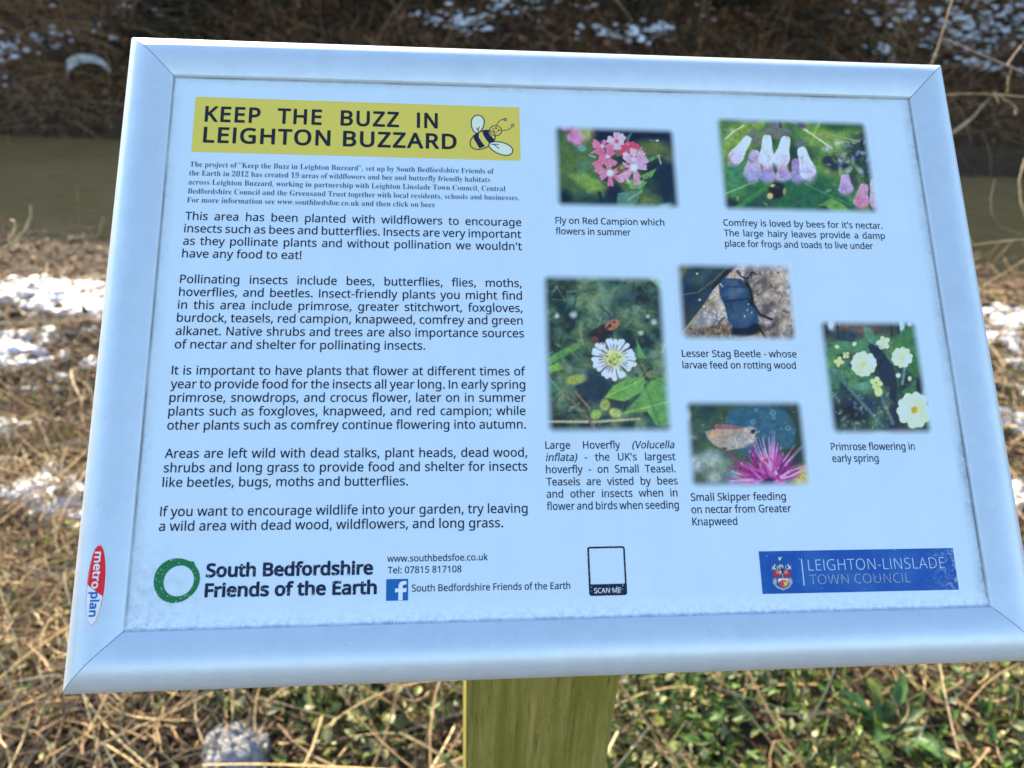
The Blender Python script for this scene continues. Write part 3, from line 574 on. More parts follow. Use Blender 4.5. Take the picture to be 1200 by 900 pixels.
        'S': [220,[74,-20,101,-21,131,-18,159,-10,173,-3,193,12,203,24,210,36,217,60,218,78,215,102,207,122,194,138,183,148,165,159,94,190,84,198,79,206,77,218,80,228,87,236,97,240,115,242,133,241,183,227,191,228,197,234,211,270,211,278,207,286,193,293,173,300,137,306,115,307,87,304,73,301,51,292,37,282,22,266,15,254,9,232,8,208,10,190,19,168,31,153,45,141,65,128,131,100,143,91,147,82,148,68,144,58,135,51,119,45,101,44,71,47,23,61,15,60,7,54,4,46,4,10,8,-2,15,-6,33,-13]],
        'a': [225,[72,-20,95,-21,115,-18,135,-11,149,-3,157,-13,165,-17,195,-17,201,-15,206,-10,209,0,208,166,204,184,195,202,185,214,173,222,155,230,135,234,95,234,71,229,41,218,29,210,25,200,38,166,43,160,55,157,93,171,121,173,135,167,139,160,141,152,141,146,95,143,71,139,51,132,35,123,22,112,9,94,4,78,2,58,4,36,12,16,21,5,36,-8,55,-16],[87,42,79,45,73,50,72,64,77,74,85,80,95,83,127,87,141,86,138,66,133,57,123,48,114,44,105,42]],
        'd': [247,[99,-20,118,-20,136,-18,152,-13,166,-5,174,-14,180,-16,214,-17,224,-12,229,-4,229,308,224,317,216,321,174,321,167,318,162,312,161,296,160,224,138,233,112,236,88,234,66,226,49,216,36,204,22,184,12,160,7,136,5,106,7,78,12,54,22,30,34,12,50,-3,68,-13,88,-19],[114,42,104,44,92,50,82,64,76,90,76,122,82,148,92,164,106,172,122,172,138,169,144,165,155,150,160,124,160,84,155,62,146,50,130,43]],
        'e': [226,[108,-20,136,-21,166,-17,202,-5,211,2,213,8,213,42,210,50,204,55,192,57,166,48,146,44,114,44,104,47,90,56,84,64,77,82,80,84,206,84,214,86,222,96,222,122,219,152,212,175,203,192,196,202,174,220,146,232,116,236,86,232,58,219,36,200,19,174,9,142,5,106,9,70,20,38,38,13,52,1,78,-13],[80,146,89,162,100,170,122,173,132,171,140,165,148,154,150,146,148,145]],
        'f': [138,[38,-16,82,-16,90,-12,95,-6,96,170,138,172,147,178,150,188,150,216,145,226,134,232,96,232,97,246,101,256,108,260,122,261,146,255,156,259,162,266,171,294,172,302,169,308,164,314,156,317,120,323,90,321,68,314,50,300,37,280,29,256,27,228,-2,219,-10,210,-11,186,-6,176,2,171,27,170,27,-2,30,-10]],
        'h': [248,[28,-16,72,-16,79,-14,84,-8,86,0,86,120,89,142,96,158,104,166,114,171,132,172,148,170,154,167,159,160,163,148,164,0,166,-8,171,-14,178,-17,216,-17,226,-13,230,-7,232,0,231,154,226,180,220,194,207,212,188,225,164,233,136,235,112,233,86,224,86,304,83,314,78,319,70,321,32,321,24,318,19,312,17,304,17,0,20,-10]],
        'i': [103,[28,-16,74,-16,81,-12,86,-4,86,216,83,224,76,230,32,231,22,226,18,218,17,-2,20,-10],[47,234,60,235,74,241,83,250,89,266,88,282,83,296,72,307,58,312,44,311,30,305,21,296,15,280,15,264,21,250,32,240]],
        'n': [248,[28,-16,72,-16,79,-14,84,-7,86,0,87,128,93,152,100,163,108,169,120,172,142,172,154,167,161,156,164,136,164,-2,166,-8,170,-13,178,-17,216,-17,224,-14,229,-10,232,0,232,68,231,162,227,180,220,196,206,213,192,223,178,229,156,234,136,236,114,233,98,229,80,219,73,228,66,231,28,231,20,224,17,216,17,0,20,-10]],
        'o': [243,[105,-20,132,-20,156,-16,178,-8,190,0,206,14,219,32,229,54,236,80,238,108,234,144,229,162,216,188,204,202,182,220,166,228,138,235,106,235,88,232,72,226,48,212,36,200,19,176,12,158,6,128,6,94,10,68,18,44,30,24,46,6,64,-7,86,-16],[118,42,100,46,87,58,78,78,75,108,79,138,87,158,100,169,124,172,136,171,146,166,159,152,166,128,167,98,162,70,152,53,136,44]],
        'r': [166,[28,-16,72,-16,79,-14,84,-8,86,0,86,120,92,142,101,156,114,166,132,170,158,168,167,172,171,180,176,214,175,222,171,228,166,232,150,235,132,236,114,233,98,227,80,216,74,227,64,232,30,231,24,228,19,222,17,214,17,0,20,-10]],
        's': [192,[66,-20,89,-21,115,-19,129,-16,151,-8,168,4,177,14,184,26,190,46,191,60,188,80,181,97,169,110,144,126,81,154,71,162,72,166,78,170,99,173,119,171,157,160,165,161,171,166,186,200,186,208,183,214,177,220,159,227,119,235,81,234,65,232,47,225,33,217,21,207,11,194,5,178,4,162,6,142,11,130,21,116,43,100,107,71,119,64,123,58,122,52,119,47,109,43,99,42,65,44,23,58,15,57,8,52,4,42,4,10,9,-2,31,-13]],
        't': [145,[86,-20,111,-20,137,-15,149,-8,153,2,152,32,147,42,137,46,113,42,99,43,91,50,89,64,89,170,135,171,145,175,149,180,151,186,151,218,147,226,139,231,89,232,89,248,88,268,81,278,73,281,45,280,36,270,23,230,-3,218,-8,212,-10,204,-10,184,-6,176,3,171,20,170,21,50,27,23,38,4,51,-8,69,-16]],
        'u': [248,[93,-20,116,-21,134,-18,150,-14,168,-5,175,-14,184,-17,216,-17,222,-15,227,-10,230,0,230,214,229,222,224,228,214,232,176,231,168,228,163,222,162,214,161,92,158,72,152,56,140,46,124,42,106,43,96,46,91,50,86,60,84,76,84,214,82,222,76,229,68,232,30,232,24,230,18,224,15,214,15,74,16,58,21,34,32,12,48,-4,70,-15]],
    },
    'light': {
        '-': [129,[22,98,107,97,108,116,23,117]],
        'A': [256,[8,6,33,6,65,90,68,94,182,94,186,93,189,90,222,6,246,6,195,140,141,280,138,282,116,282],[80,116,78,118,77,122,110,208,123,252,128,256,132,252,142,220,178,122,178,118,172,115]],
        'C': [253,[138,2,187,3,221,10,224,12,224,30,181,23,145,23,116,30,93,45,74,68,64,92,60,108,57,144,61,182,68,204,78,222,92,238,109,251,129,260,149,263,171,264,195,260,223,251,234,270,213,278,193,282,173,285,147,284,131,282,105,275,83,262,63,244,44,214,35,186,30,158,31,120,38,84,52,52,73,28,86,18,117,6]],
        'D': [293,[44,6,119,6,161,9,197,22,213,31,235,53,246,68,253,86,262,122,263,146,262,168,253,204,245,222,227,245,213,257,199,265,165,277,127,281,45,280],[73,26,70,30,70,258,75,261,121,261,155,258,183,248,205,233,216,220,228,196,235,162,234,116,228,92,218,72,205,56,189,44,165,33,141,27]],
        'E': [223,[44,6,193,6,193,24,191,26,75,26,71,28,70,32,70,134,71,138,75,139,185,140,186,158,75,160,71,161,70,164,70,254,71,259,75,260,193,260,193,280,191,281,45,280]],
        'G': [292,[143,2,175,2,203,4,255,14,257,16,257,144,169,144,169,125,227,125,231,122,232,34,229,29,203,24,171,22,151,23,119,30,103,38,83,56,74,68,63,94,57,126,57,160,60,178,69,204,78,220,88,232,109,249,123,256,153,263,181,264,211,259,241,250,251,270,217,281,183,285,151,284,113,275,95,267,68,246,56,232,40,202,34,182,30,142,34,102,46,66,65,38,89,19,121,6]],
        'H': [297,[44,6,70,6,70,134,71,138,75,139,221,139,225,138,227,132,227,6,252,6,252,268,251,281,227,280,227,166,224,160,75,160,71,161,70,164,70,280,45,280]],
        'I': [103,[40,6,64,6,64,281,40,281]],
        'L': [210,[44,6,195,6,193,27,75,27,71,28,70,32,70,156,70,280,45,281,44,278]],
        'N': [305,[44,6,67,6,67,168,64,238,65,242,69,243,75,240,226,6,260,6,260,280,239,281,238,278,238,118,240,48,237,44,233,44,229,46,78,280,45,280]],
        'O': [313,[138,2,157,1,187,4,211,11,234,24,251,40,265,60,275,84,281,112,283,144,279,184,275,202,261,233,249,248,227,267,197,280,175,284,137,284,117,281,99,274,73,258,61,246,44,218,37,200,31,166,30,128,34,98,42,72,54,50,69,32,89,17,113,7],[145,22,125,26,101,37,89,46,74,66,67,80,60,108,57,142,58,162,63,192,68,208,80,230,91,242,111,255,125,260,141,264,167,264,181,262,201,256,219,246,233,230,243,214,250,192,255,168,255,124,250,94,245,78,233,56,223,45,202,30,187,25,173,23]],
        'S': [220,[75,2,115,2,151,11,163,17,178,28,189,44,193,54,196,76,194,94,188,110,178,122,153,140,99,163,77,175,63,189,57,202,55,222,59,236,70,250,83,259,105,264,125,264,151,260,179,251,181,252,187,271,166,278,135,284,115,285,91,283,61,272,47,261,40,252,33,238,30,228,30,210,32,194,39,179,47,168,61,156,75,148,125,128,149,115,163,100,169,86,170,66,165,50,153,36,137,27,113,22,89,22,55,27,27,36,27,13,49,6]],
        'T': [223,[99,6,124,6,124,256,130,260,213,260,212,281,124,281,10,281,9,278,10,260,92,260,99,256]],
        'U': [293,[132,2,163,2,179,5,205,14,227,31,239,48,245,62,250,86,251,100,251,278,251,281,227,281,226,100,224,78,214,52,201,38,183,27,161,22,129,23,113,27,99,33,87,43,78,54,72,66,68,82,67,100,67,280,42,280,42,102,43,80,48,60,57,44,67,30,83,17,101,8]],
        'W': [373,[85,6,113,7,168,196,180,246,183,249,187,249,190,246,204,190,259,6,285,5,288,6,360,280,335,281,334,278,287,92,278,48,277,40,274,38,269,38,266,42,253,102,200,280,171,281,121,110,106,42,103,39,97,39,84,102,39,278,37,281,13,281,13,278]],
    },
    'serif': {
        '"': [137,[31,156,45,156,51,236,47,238,24,236],[92,156,106,156,113,236,107,238,86,236]],
        ',': [90,[17,-40,34,-40,54,8,61,36,32,36]],
        '.': [90,[38,-1,45,-2,53,-1,58,3,62,9,62,27,59,32,53,37,45,38,37,37,31,34,28,29,26,19,28,9,32,3]],
        '0': [188,[80,0,95,-1,119,2,131,7,141,15,155,31,161,44,169,70,172,86,174,120,172,154,166,184,161,198,149,218,140,226,129,234,108,240,93,241,69,237,57,233,46,226,33,210,26,198,21,184,16,156,14,120,15,88,18,70,26,44,33,30,47,14,67,3],[87,18,77,24,72,32,65,60,62,98,63,162,67,194,72,208,77,216,85,222,95,224,101,222,111,217,117,208,123,182,126,142,125,78,120,44,113,26,103,18,95,16]],
        '1': [188,[35,3,169,3,168,15,135,17,129,21,125,31,125,237,123,239,91,239,79,231,45,208,17,195,19,185,23,179,29,176,37,176,51,183,75,209,77,210,79,207,78,29,75,21,67,17,35,16]],
        '2': [188,[14,3,168,3,169,68,155,68,145,45,137,38,129,36,45,35,41,37,119,113,139,135,152,153,159,171,162,187,157,209,148,221,133,232,119,237,103,240,77,241,55,237,41,232,29,225,21,215,15,199,18,183,27,174,39,169,53,167,56,191,61,209,71,221,79,224,93,224,99,222,107,216,113,203,115,185,111,153,105,137,95,121,73,94,14,33]],
        '9': [188,[61,0,89,0,111,5,135,21,149,38,162,68,169,104,170,148,164,180,153,206,139,223,121,235,101,240,89,241,66,238,51,232,41,226,27,210,17,186,14,162,18,134,25,120,41,105,63,96,85,95,105,101,125,117,127,116,123,72,114,42,99,23,79,16,63,18,49,28,36,50,31,49,26,44,24,30,31,14,45,4],[85,116,77,118,67,127,60,142,58,164,60,188,67,208,75,218,85,222,99,221,111,212,121,192,125,176,127,140,121,128,109,118,97,115]],
        'B': [221,[10,3,139,3,171,12,184,19,193,27,201,39,205,51,207,65,203,85,191,101,171,113,141,123,143,126,167,133,183,144,193,159,196,175,193,187,190,197,175,212,149,222,109,225,11,225,11,222,23,220,31,215,37,207,39,197,40,41,38,25,33,15,23,9,11,6],[101,11,93,16,89,27,89,115,91,118,111,117,132,111,145,99,150,87,153,63,150,39,143,23,137,17,121,11],[89,125,89,201,92,213,99,218,117,218,125,216,135,209,140,201,144,183,144,159,138,141,131,133,117,126,95,124]],
        'C': [234,[112,-2,128,-3,156,0,180,9,203,24,220,44,214,50,199,34,180,21,160,12,140,10,108,16,87,36,74,68,70,114,74,162,84,194,104,216,132,224,146,222,158,219,170,212,186,198,198,183,211,158,214,156,216,158,216,228,214,230,211,230,204,219,194,215,140,230,114,230,98,227,70,215,48,199,37,186,23,160,16,130,16,98,20,80,30,54,47,30,68,13,84,5]],
        'E': [221,[9,3,199,3,212,67,211,69,206,68,198,51,186,35,174,25,164,20,138,13,116,12,98,14,92,19,89,33,90,113,114,111,130,103,141,85,146,61,150,63,150,169,146,169,137,141,126,129,108,122,90,121,89,197,92,212,100,216,116,217,148,214,162,210,171,205,180,197,186,187,193,163,196,162,197,225,10,225,12,221,22,220,32,215,38,201,40,39,38,23,33,13,22,8,10,6]],
        'F': [202,[10,3,126,3,124,7,100,11,92,21,89,39,89,111,90,114,106,113,116,111,128,103,139,85,144,62,148,62,149,169,144,171,135,141,124,129,106,122,90,121,89,123,89,203,91,211,94,215,106,218,128,217,148,214,162,209,170,204,179,195,186,179,190,163,195,163,194,225,10,225,10,221,22,219,32,213,36,207,39,197,40,43,38,25,33,15,24,10,10,6]],
        'G': [254,[116,-2,155,-2,177,2,201,8,220,16,222,78,226,86,231,90,248,94,247,97,141,97,141,93,155,92,165,87,172,78,173,64,174,36,169,16,165,12,155,6,137,4,123,6,111,11,98,20,87,34,80,48,75,66,71,114,75,162,86,194,107,217,135,224,151,221,165,215,180,204,192,192,203,174,211,157,215,156,216,228,215,230,211,230,203,219,195,216,141,230,113,230,85,222,69,214,48,198,38,186,25,162,17,132,17,98,20,80,31,52,49,28,71,12,87,5]],
        'K': [255,[10,3,119,3,117,7,105,9,97,13,91,25,89,99,99,109,159,35,168,21,169,15,165,10,157,7,143,6,143,2,257,3,255,7,243,10,232,19,133,141,135,145,183,194,207,212,223,219,239,222,240,225,149,225,148,223,149,221,167,219,174,215,177,209,173,199,161,184,91,115,89,117,91,205,97,216,118,221,118,225,11,225,11,221,23,219,33,213,39,197,40,41,38,25,34,15,23,9,11,7]],
        'L': [213,[10,3,199,3,211,73,209,75,205,73,197,55,187,39,179,30,166,21,149,15,129,12,107,12,95,16,91,21,89,31,89,105,89,189,90,205,94,213,99,217,121,221,123,223,122,225,11,225,11,221,23,219,33,214,39,197,40,41,38,25,34,15,23,9,11,7]],
        'S': [195,[24,-2,29,-3,34,6,43,8,83,-2,107,-2,121,0,139,6,149,11,167,30,175,47,177,66,175,88,167,104,157,115,143,125,87,153,72,162,63,172,58,190,58,198,63,208,75,219,89,224,111,223,126,216,143,201,153,186,163,162,167,162,167,230,163,231,157,222,149,220,103,230,75,229,51,218,35,200,29,184,27,166,30,146,35,136,47,121,58,112,126,74,134,66,139,58,142,44,141,36,136,24,124,12,107,6,85,6,65,15,54,24,39,46,30,76,25,77]],
        'T': [212,[48,3,162,3,161,6,147,8,137,13,133,19,130,31,130,217,135,219,161,215,179,204,193,185,198,161,203,161,203,225,165,225,8,225,9,161,13,162,19,185,24,195,33,205,51,215,73,219,80,217,80,31,76,19,73,14,63,8,49,6]],
        'a': [172,[43,-2,61,-1,75,4,99,20,102,18,105,8,109,2,117,-2,127,-3,145,1,162,14,159,17,149,15,145,20,143,118,137,136,130,144,111,154,97,156,73,157,47,151,29,140,21,128,19,114,23,104,33,98,47,99,53,103,58,108,59,118,50,136,51,142,57,147,73,150,89,147,98,138,101,126,101,94,45,73,25,60,17,50,12,32,15,17,21,8,27,3],[69,16,61,22,58,30,57,42,60,58,69,72,81,81,91,84,99,87,102,84,101,30,85,17,77,15]],
        'b': [180,[24,-2,27,-2,53,16,65,7,85,-2,97,-3,115,0,125,4,141,14,153,28,160,40,166,60,169,84,165,112,157,130,145,144,127,154,109,157,99,156,88,152,70,138,67,140,67,224,65,225,9,225,6,224,7,222,15,219,20,216,24,202],[87,5,81,7,74,12,68,22,67,36,67,122,71,131,79,139,89,142,101,141,113,133,121,118,124,94,123,48,118,26,113,15,101,6]],
        'c': [147,[67,-2,95,-1,111,5,127,16,139,30,135,32,121,22,111,18,91,18,74,28,61,48,55,76,54,94,56,118,62,136,71,147,85,151,95,148,100,142,100,124,103,112,110,106,117,105,125,105,130,108,136,118,133,136,123,148,109,154,97,157,77,157,57,151,41,141,28,126,17,106,13,88,12,74,14,54,20,36,26,26,38,12,53,3]],
        'd': [185,[60,-2,81,-1,91,2,102,10,111,22,114,20,115,-2,147,5,174,8,173,12,161,19,157,32,157,224,107,225,90,224,91,222,107,217,113,208,113,138,110,138,93,152,83,156,65,156,55,154,41,146,29,134,20,118,14,98,13,62,20,34,27,20,35,11,47,3],[83,12,71,17,63,28,58,50,57,90,60,116,67,132,73,139,87,143,103,138,109,132,113,124,114,38,109,27,101,18,93,13]],
        'e': [150,[66,-2,77,-3,95,0,111,7,127,19,139,36,135,39,121,26,109,20,99,19,81,23,67,36,60,54,57,84,137,85,139,86,138,104,131,126,123,138,113,147,93,155,69,156,53,151,37,141,26,128,17,110,13,90,13,66,17,44,25,26,37,12,51,3],[57,94,57,122,62,138,69,147,79,150,87,150,96,144,102,126,102,94]],
        'f': [107,[10,3,97,3,97,6,85,8,77,12,73,19,72,33,72,139,99,141,99,143,99,153,75,153,72,155,72,207,75,216,81,222,91,224,99,221,101,215,95,195,97,187,105,181,119,181,126,187,129,199,127,211,119,221,111,226,97,230,73,229,53,222,43,215,32,199,29,187,28,155,27,153,13,153,10,151,11,141,28,139,28,37,28,21,25,13,21,9,11,6]],
        'g': [164,[55,-67,92,-67,110,-64,134,-55,144,-47,150,-39,154,-29,155,-11,152,1,142,12,128,18,112,21,60,23,50,29,48,35,51,45,60,52,68,54,102,55,116,60,131,71,140,83,143,101,141,117,132,135,154,136,156,137,156,145,156,149,154,150,116,150,88,156,68,156,52,153,38,147,26,138,18,127,13,107,16,89,24,75,34,66,53,55,28,40,16,26,14,15,16,7,20,0,36,-13,15,-25,11,-31,10,-43,17,-53,25,-59,34,-63],[62,-59,46,-54,36,-43,35,-31,42,-19,48,-15,104,-15,120,-17,130,-22,134,-33,130,-45,120,-53,104,-58,80,-60],[72,61,63,67,58,79,55,97,56,125,60,139,64,145,72,150,84,150,94,144,99,133,102,115,101,87,98,73,92,65,84,61]],
        'h': [190,[11,3,88,3,86,6,76,11,72,21,72,117,78,127,86,133,102,138,110,136,116,130,120,107,119,19,115,11,110,7,104,6,103,3,178,2,179,5,168,10,164,19,163,85,163,105,160,129,152,144,140,153,122,157,108,155,96,151,86,143,75,131,72,132,71,225,12,225,12,222,21,219,25,215,28,203,28,29,28,19,24,11,12,6]],
        'i': [99,[11,3,88,3,86,6,76,11,72,23,72,151,70,153,14,153,13,151,13,149,24,145,28,135,28,29,27,17,24,11,12,6],[41,185,50,183,58,185,66,190,72,197,73,205,72,215,66,223,58,228,50,229,40,227,34,223,29,215,28,205,29,197,34,190]],
        'j': [105,[7,-67,31,-67,53,-60,69,-45,76,-23,77,151,75,153,15,153,13,151,15,149,23,147,29,144,34,133,34,-27,31,-51,27,-57,21,-60,11,-60,5,-57,3,-51,10,-37,10,-29,7,-23,-1,-18,-9,-17,-17,-19,-23,-24,-25,-31,-24,-43,-17,-55,-5,-63],[46,185,53,184,63,186,70,191,75,199,76,207,74,217,69,224,60,229,51,230,43,228,37,223,32,215,30,207,32,197,37,190]],
        'k': [179,[11,3,88,3,88,5,76,11,72,23,72,67,82,76,121,19,120,10,114,6,108,6,108,3,186,3,186,5,178,9,172,15,109,103,110,106,144,139,154,144,170,149,170,151,168,153,106,153,106,149,118,147,123,143,124,139,122,131,74,82,72,85,72,223,70,225,14,225,14,221,22,219,26,215,28,205,28,29,26,13,22,9,12,6]],
        'l': [100,[11,3,88,3,86,6,76,11,72,23,71,225,12,225,14,221,24,217,28,205,28,29,27,17,24,11,12,6]],
        'm': [277,[11,3,86,3,86,5,75,11,71,21,71,117,78,127,84,133,98,138,106,137,113,133,116,125,118,109,118,21,114,11,102,6,102,3,176,3,174,6,164,11,160,21,160,117,168,129,182,137,190,138,198,136,202,132,205,125,207,109,207,27,204,13,200,9,191,5,192,2,266,3,264,6,254,10,250,19,250,105,247,129,240,143,227,153,208,157,194,155,182,149,172,142,160,128,153,141,146,149,132,155,118,157,106,155,94,150,72,130,70,153,14,153,12,153,12,149,18,148,24,144,28,131,28,27,24,11,12,6]],
        'n': [190,[11,3,88,3,86,6,76,11,72,21,72,117,84,132,92,136,100,138,107,137,114,133,118,125,120,109,119,19,115,11,110,7,104,6,103,3,178,2,178,6,170,9,166,12,163,27,163,107,160,129,151,145,138,154,122,157,108,155,94,150,74,131,72,133,70,153,14,153,12,153,12,149,18,148,24,144,28,131,28,27,24,11,12,6]],
        'o': [168,[72,-2,85,-3,105,0,115,4,129,12,137,20,147,35,151,46,155,64,154,98,151,110,143,126,135,136,121,147,105,154,95,156,83,157,65,154,53,150,39,141,27,128,21,118,12,88,14,56,17,44,25,28,33,19,47,7,57,2],[79,4,71,8,66,12,59,28,56,66,58,112,60,128,65,142,77,151,89,151,97,148,102,142,109,126,112,96,111,42,108,22,103,12,91,4]],
        'p': [186,[11,-66,96,-66,96,-64,80,-59,74,-50,72,-34,72,17,75,18,92,3,102,-1,114,-3,129,0,138,4,156,20,168,46,173,80,169,110,158,133,144,148,124,156,104,156,92,151,82,142,72,129,69,132,68,153,12,152,12,150,24,144,28,130,28,-32,26,-55,22,-60,12,-64],[90,13,82,18,72,34,72,118,78,129,90,139,100,141,108,140,119,132,125,116,128,92,127,50,122,30,116,20,106,13]],
        'r': [144,[11,3,96,3,96,5,78,11,73,21,72,95,74,111,82,126,88,131,94,132,102,129,116,115,126,114,134,116,139,121,142,129,142,139,137,149,132,153,122,157,106,155,90,145,72,124,71,125,70,152,14,153,13,151,13,149,24,145,28,135,28,29,27,17,24,11,12,6]],
        's': [144,[21,-2,24,-2,31,5,37,7,69,-2,87,-2,105,5,119,18,125,36,126,48,125,62,119,74,103,88,59,112,52,120,50,130,52,138,59,146,69,150,81,150,89,147,100,140,109,128,115,114,119,113,120,156,116,156,112,152,107,150,77,157,59,156,41,149,28,136,22,120,21,110,23,98,26,90,34,80,45,72,87,49,96,38,98,28,95,16,87,9,75,5,61,6,49,12,41,19,31,32,25,50,21,50]],
        't': [114,[51,-1,61,-2,75,0,89,6,101,19,107,31,107,33,103,33,95,22,83,18,75,21,71,29,70,141,101,142,102,153,71,153,70,163,70,209,67,210,45,183,12,149,13,142,25,141,26,139,26,37,29,19,35,6,40,3]],
        'u': [187,[55,-2,71,-2,85,1,99,8,115,22,117,-2,149,6,177,9,177,13,164,18,160,28,160,152,97,152,99,149,111,144,115,136,116,78,116,32,109,24,97,17,85,16,77,19,71,26,69,36,68,152,8,152,9,149,20,144,24,134,25,48,27,26,31,16,39,5]],
        'w': [217,[62,-2,69,-2,109,98,112,101,146,-2,151,-2,206,134,212,145,220,150,220,153,218,153,181,152,182,149,190,147,195,142,194,129,170,70,168,68,166,70,159,92,146,138,150,146,159,150,158,153,87,152,86,150,98,144,108,118,84,61,81,64,55,134,56,144,66,149,67,152,-3,152,-2,148,4,144,9,136]],
        'y': [150,[18,-67,32,-68,46,-64,55,-57,63,-47,75,-21,130,129,138,143,147,149,146,153,104,152,104,149,118,145,120,141,121,133,94,58,90,59,74,103,63,131,62,139,66,146,78,149,78,153,2,153,0,151,0,149,10,145,17,133,72,-3,62,-33,54,-45,46,-51,40,-51,36,-48,34,-32,28,-25,14,-22,4,-28,-1,-39,1,-53,8,-62]],
        'z': [146,[9,3,132,3,135,51,131,51,124,33,118,25,106,16,86,11,64,10,61,13,134,143,135,147,134,153,20,153,18,151,16,111,18,110,20,111,30,132,41,141,64,146,84,146,86,143,9,7]],
    },
}

from mathutils.geometry import tessellate_polygon
def inside(p, c):
    r = False
    for (x1, y1), (x2, y2) in zip(c, c[1:] + c[:1]):
        if (y1 > p[1]) != (y2 > p[1]) and p[0] < (x2 - x1) * (p[1] - y1) / (y2 - y1) + x1: r = not r
    return r
GLYPH = {}
for kind, chars in GLYPHS.items():
    GLYPH[kind] = {}
    for ch, (adv, *loops) in chars.items():
        L = [list(zip(l[::2], l[1::2])) for l in loops]
        ar = [sum(p[0] * q[1] - q[0] * p[1] for p, q in zip(l, l[1:] + l[:1])) for l in L]
        sg = max(ar, key=abs)
        V, F = [], []
        for l, a_ in zip(L, ar):
            if a_ * sg < 0: continue
            grp = [l] + [q for q, b_ in zip(L, ar) if b_ * sg < 0 and inside(q[0], l)]
            n = len(V)
            F += [[n + i for i in f] for f in tessellate_polygon([[Vector((x, y, 0)) for x, y in g_] for g_ in grp])]
            V += [p for g_ in grp for p in g_]
        GLYPH[kind][ch] = (adv, np.array(V, float), np.array(F, int))
CAPH = {k: GLYPH[k]['T' if 'T' in GLYPH[k] else 'E'][1][:, 1].max() for k in GLYPH}
SPACE = {'regular': 104, 'bold': 104, 'black': 112, 'light': 104, 'serif': 87}

def natural(kind, s, track=0.0):
    w = sum(GLYPH[kind][c][0] for c in s if c != ' ') + track * (len(s.replace(' ', '')) - 1)
    return w, s.count(' ')

def text_line(kind, s, x0, x1, y, cap, justify, dy=0.0, k=None, italic='', track=0.0):
    """one line of type from x0 to x1 (mm); word spaces take up the slack when justified, else the letters are fitted"""
    g = GLYPH[kind]; sc = cap / CAPH[kind]
    w, ns = natural(kind, s)
    w *= sc
    nl = len(s) - 1
    total = x1 - x0
    if justify and ns:
        kx = k
        space = (total - w * kx - track * nl) / ns
        if space < 0.20 * cap:
            space = 0.24 * cap
            kx = (total - space * ns - track * nl) / w
    else:
        kx = (total - track * nl) / (w + SPACE[kind] * sc * ns)
        space = SPACE[kind] * sc * kx
    Vs, Fs = [], []
    cx = x0 - min(g[s[0]][1][:, 0].min(), 50) * sc * kx
    n = 0; it = False
    for ci, ch in enumerate(s):
        if ch == ' ':
            cx += space + track; continue
        a, v, f = g[ch]
        if italic: it = italic[ci] == 'i'
        q = np.empty((len(v), 2))
        q[:, 0] = cx + (v[:, 0] + (v[:, 1] * 0.21 if it else 0)) * sc * kx
        q[:, 1] = y + v[:, 1] * sc + dy * (q[:, 0] - x0)
        Vs.append(q); Fs.append(f + n); n += len(v)
        cx += a * sc * kx + track
    return np.concatenate(Vs), np.concatenate(Fs)

def block(lines):
    V, F, n = [], [], 0
    for v, f in lines:
        V.append(v); F.append(f + n); n += len(v)
    return np.concatenate(V), np.concatenate(F)

INK = ink('navy_ink', (8, 18, 48), 0.0)
INKW = ink('worn_navy_ink', (10, 20, 52), 0.05)
INKS = ink('serif_ink', (56, 76, 122), 0.0)
SL = -0.0045
L0, L1 = -190.0, -21.0
lab = lambda s: s
lines = [('The project of "Keep the Buzz in Leighton Buzzard", set up by South Bedfordshire Friends of', 87.0, -35.1),
         ('the Earth in 2012 has created 19 areas of wildflowers and bee and butterfly friendly habitats', 82.1, -36.7),
         ('across Leighton Buzzard, working in partnership with Leighton Linslade Town Council, Central', 77.1, -28.8),
         ('Bedfordshire Council and the Greensand Trust together with local residents, schools and businesses.', 72.1, -21.5),
         ('For more information see www.southbedsfoe.co.uk and then click on bees', 67.2, -65.6)]
V, F = block([text_line('serif', s, -189.8, x1, y, 2.9, False, SL * 0.7) for s, y, x1 in lines])
on_sign('intro_paragraph', V, F, INKS, poster, z=0.12, label='small serif paragraph about the wildflower project')
KX = 0.97
PARAS = [
    ('body_paragraph', [("This area has been planted with wildflowers to encourage", 57.8, 0), ("insects such as bees and butterflies. Insects are very important", 51.1, 0),
      ("as they pollinate plants and without pollination we wouldn't", 44.4, 0), ("have any food to eat!", 37.7, -131.4)]),
    ('body_paragraph', [("Pollinating insects include bees, butterflies, flies, moths,", 24.3, 0), ("hoverflies, and beetles. Insect-friendly plants you might find", 17.6, 0),
      ("in this area include primrose, greater stitchwort, foxgloves,", 11.0, 0), ("burdock, teasels, red campion, knapweed, comfrey and green", 4.4, 0),
      ("alkanet. Native shrubs and trees are also importance sources", -2.3, 0), ("of nectar and shelter for pollinating insects.", -9.0, -69.9)]),
    ('body_paragraph', [("It is important to have plants that flower at different times of", -21.9, 0), ("year to provide food for the insects all year long. In early spring", -28.6, 0),
      ("primrose, snowdrops, and crocus flower, later on in summer", -35.2, 0), ("plants such as foxgloves, knapweed, and red campion; while", -41.8, 0),
      ("other plants such as comfrey continue flowering into autumn.", -48.5, 0)]),
    ('body_paragraph', [("Areas are left wild with dead stalks, plant heads, dead wood,", -61.8, 0), ("shrubs and long grass to provide food and shelter for insects", -68.5, 0),
      ("like beetles, bugs, moths and butterflies.", -75.2, -77.5)]),
    ('body_paragraph', [("If you want to encourage wildlife into your garden, try leaving", -88.5, 0), ("a wild area with dead wood, wildflowers, and long grass.", -95.1, -33.1)])]
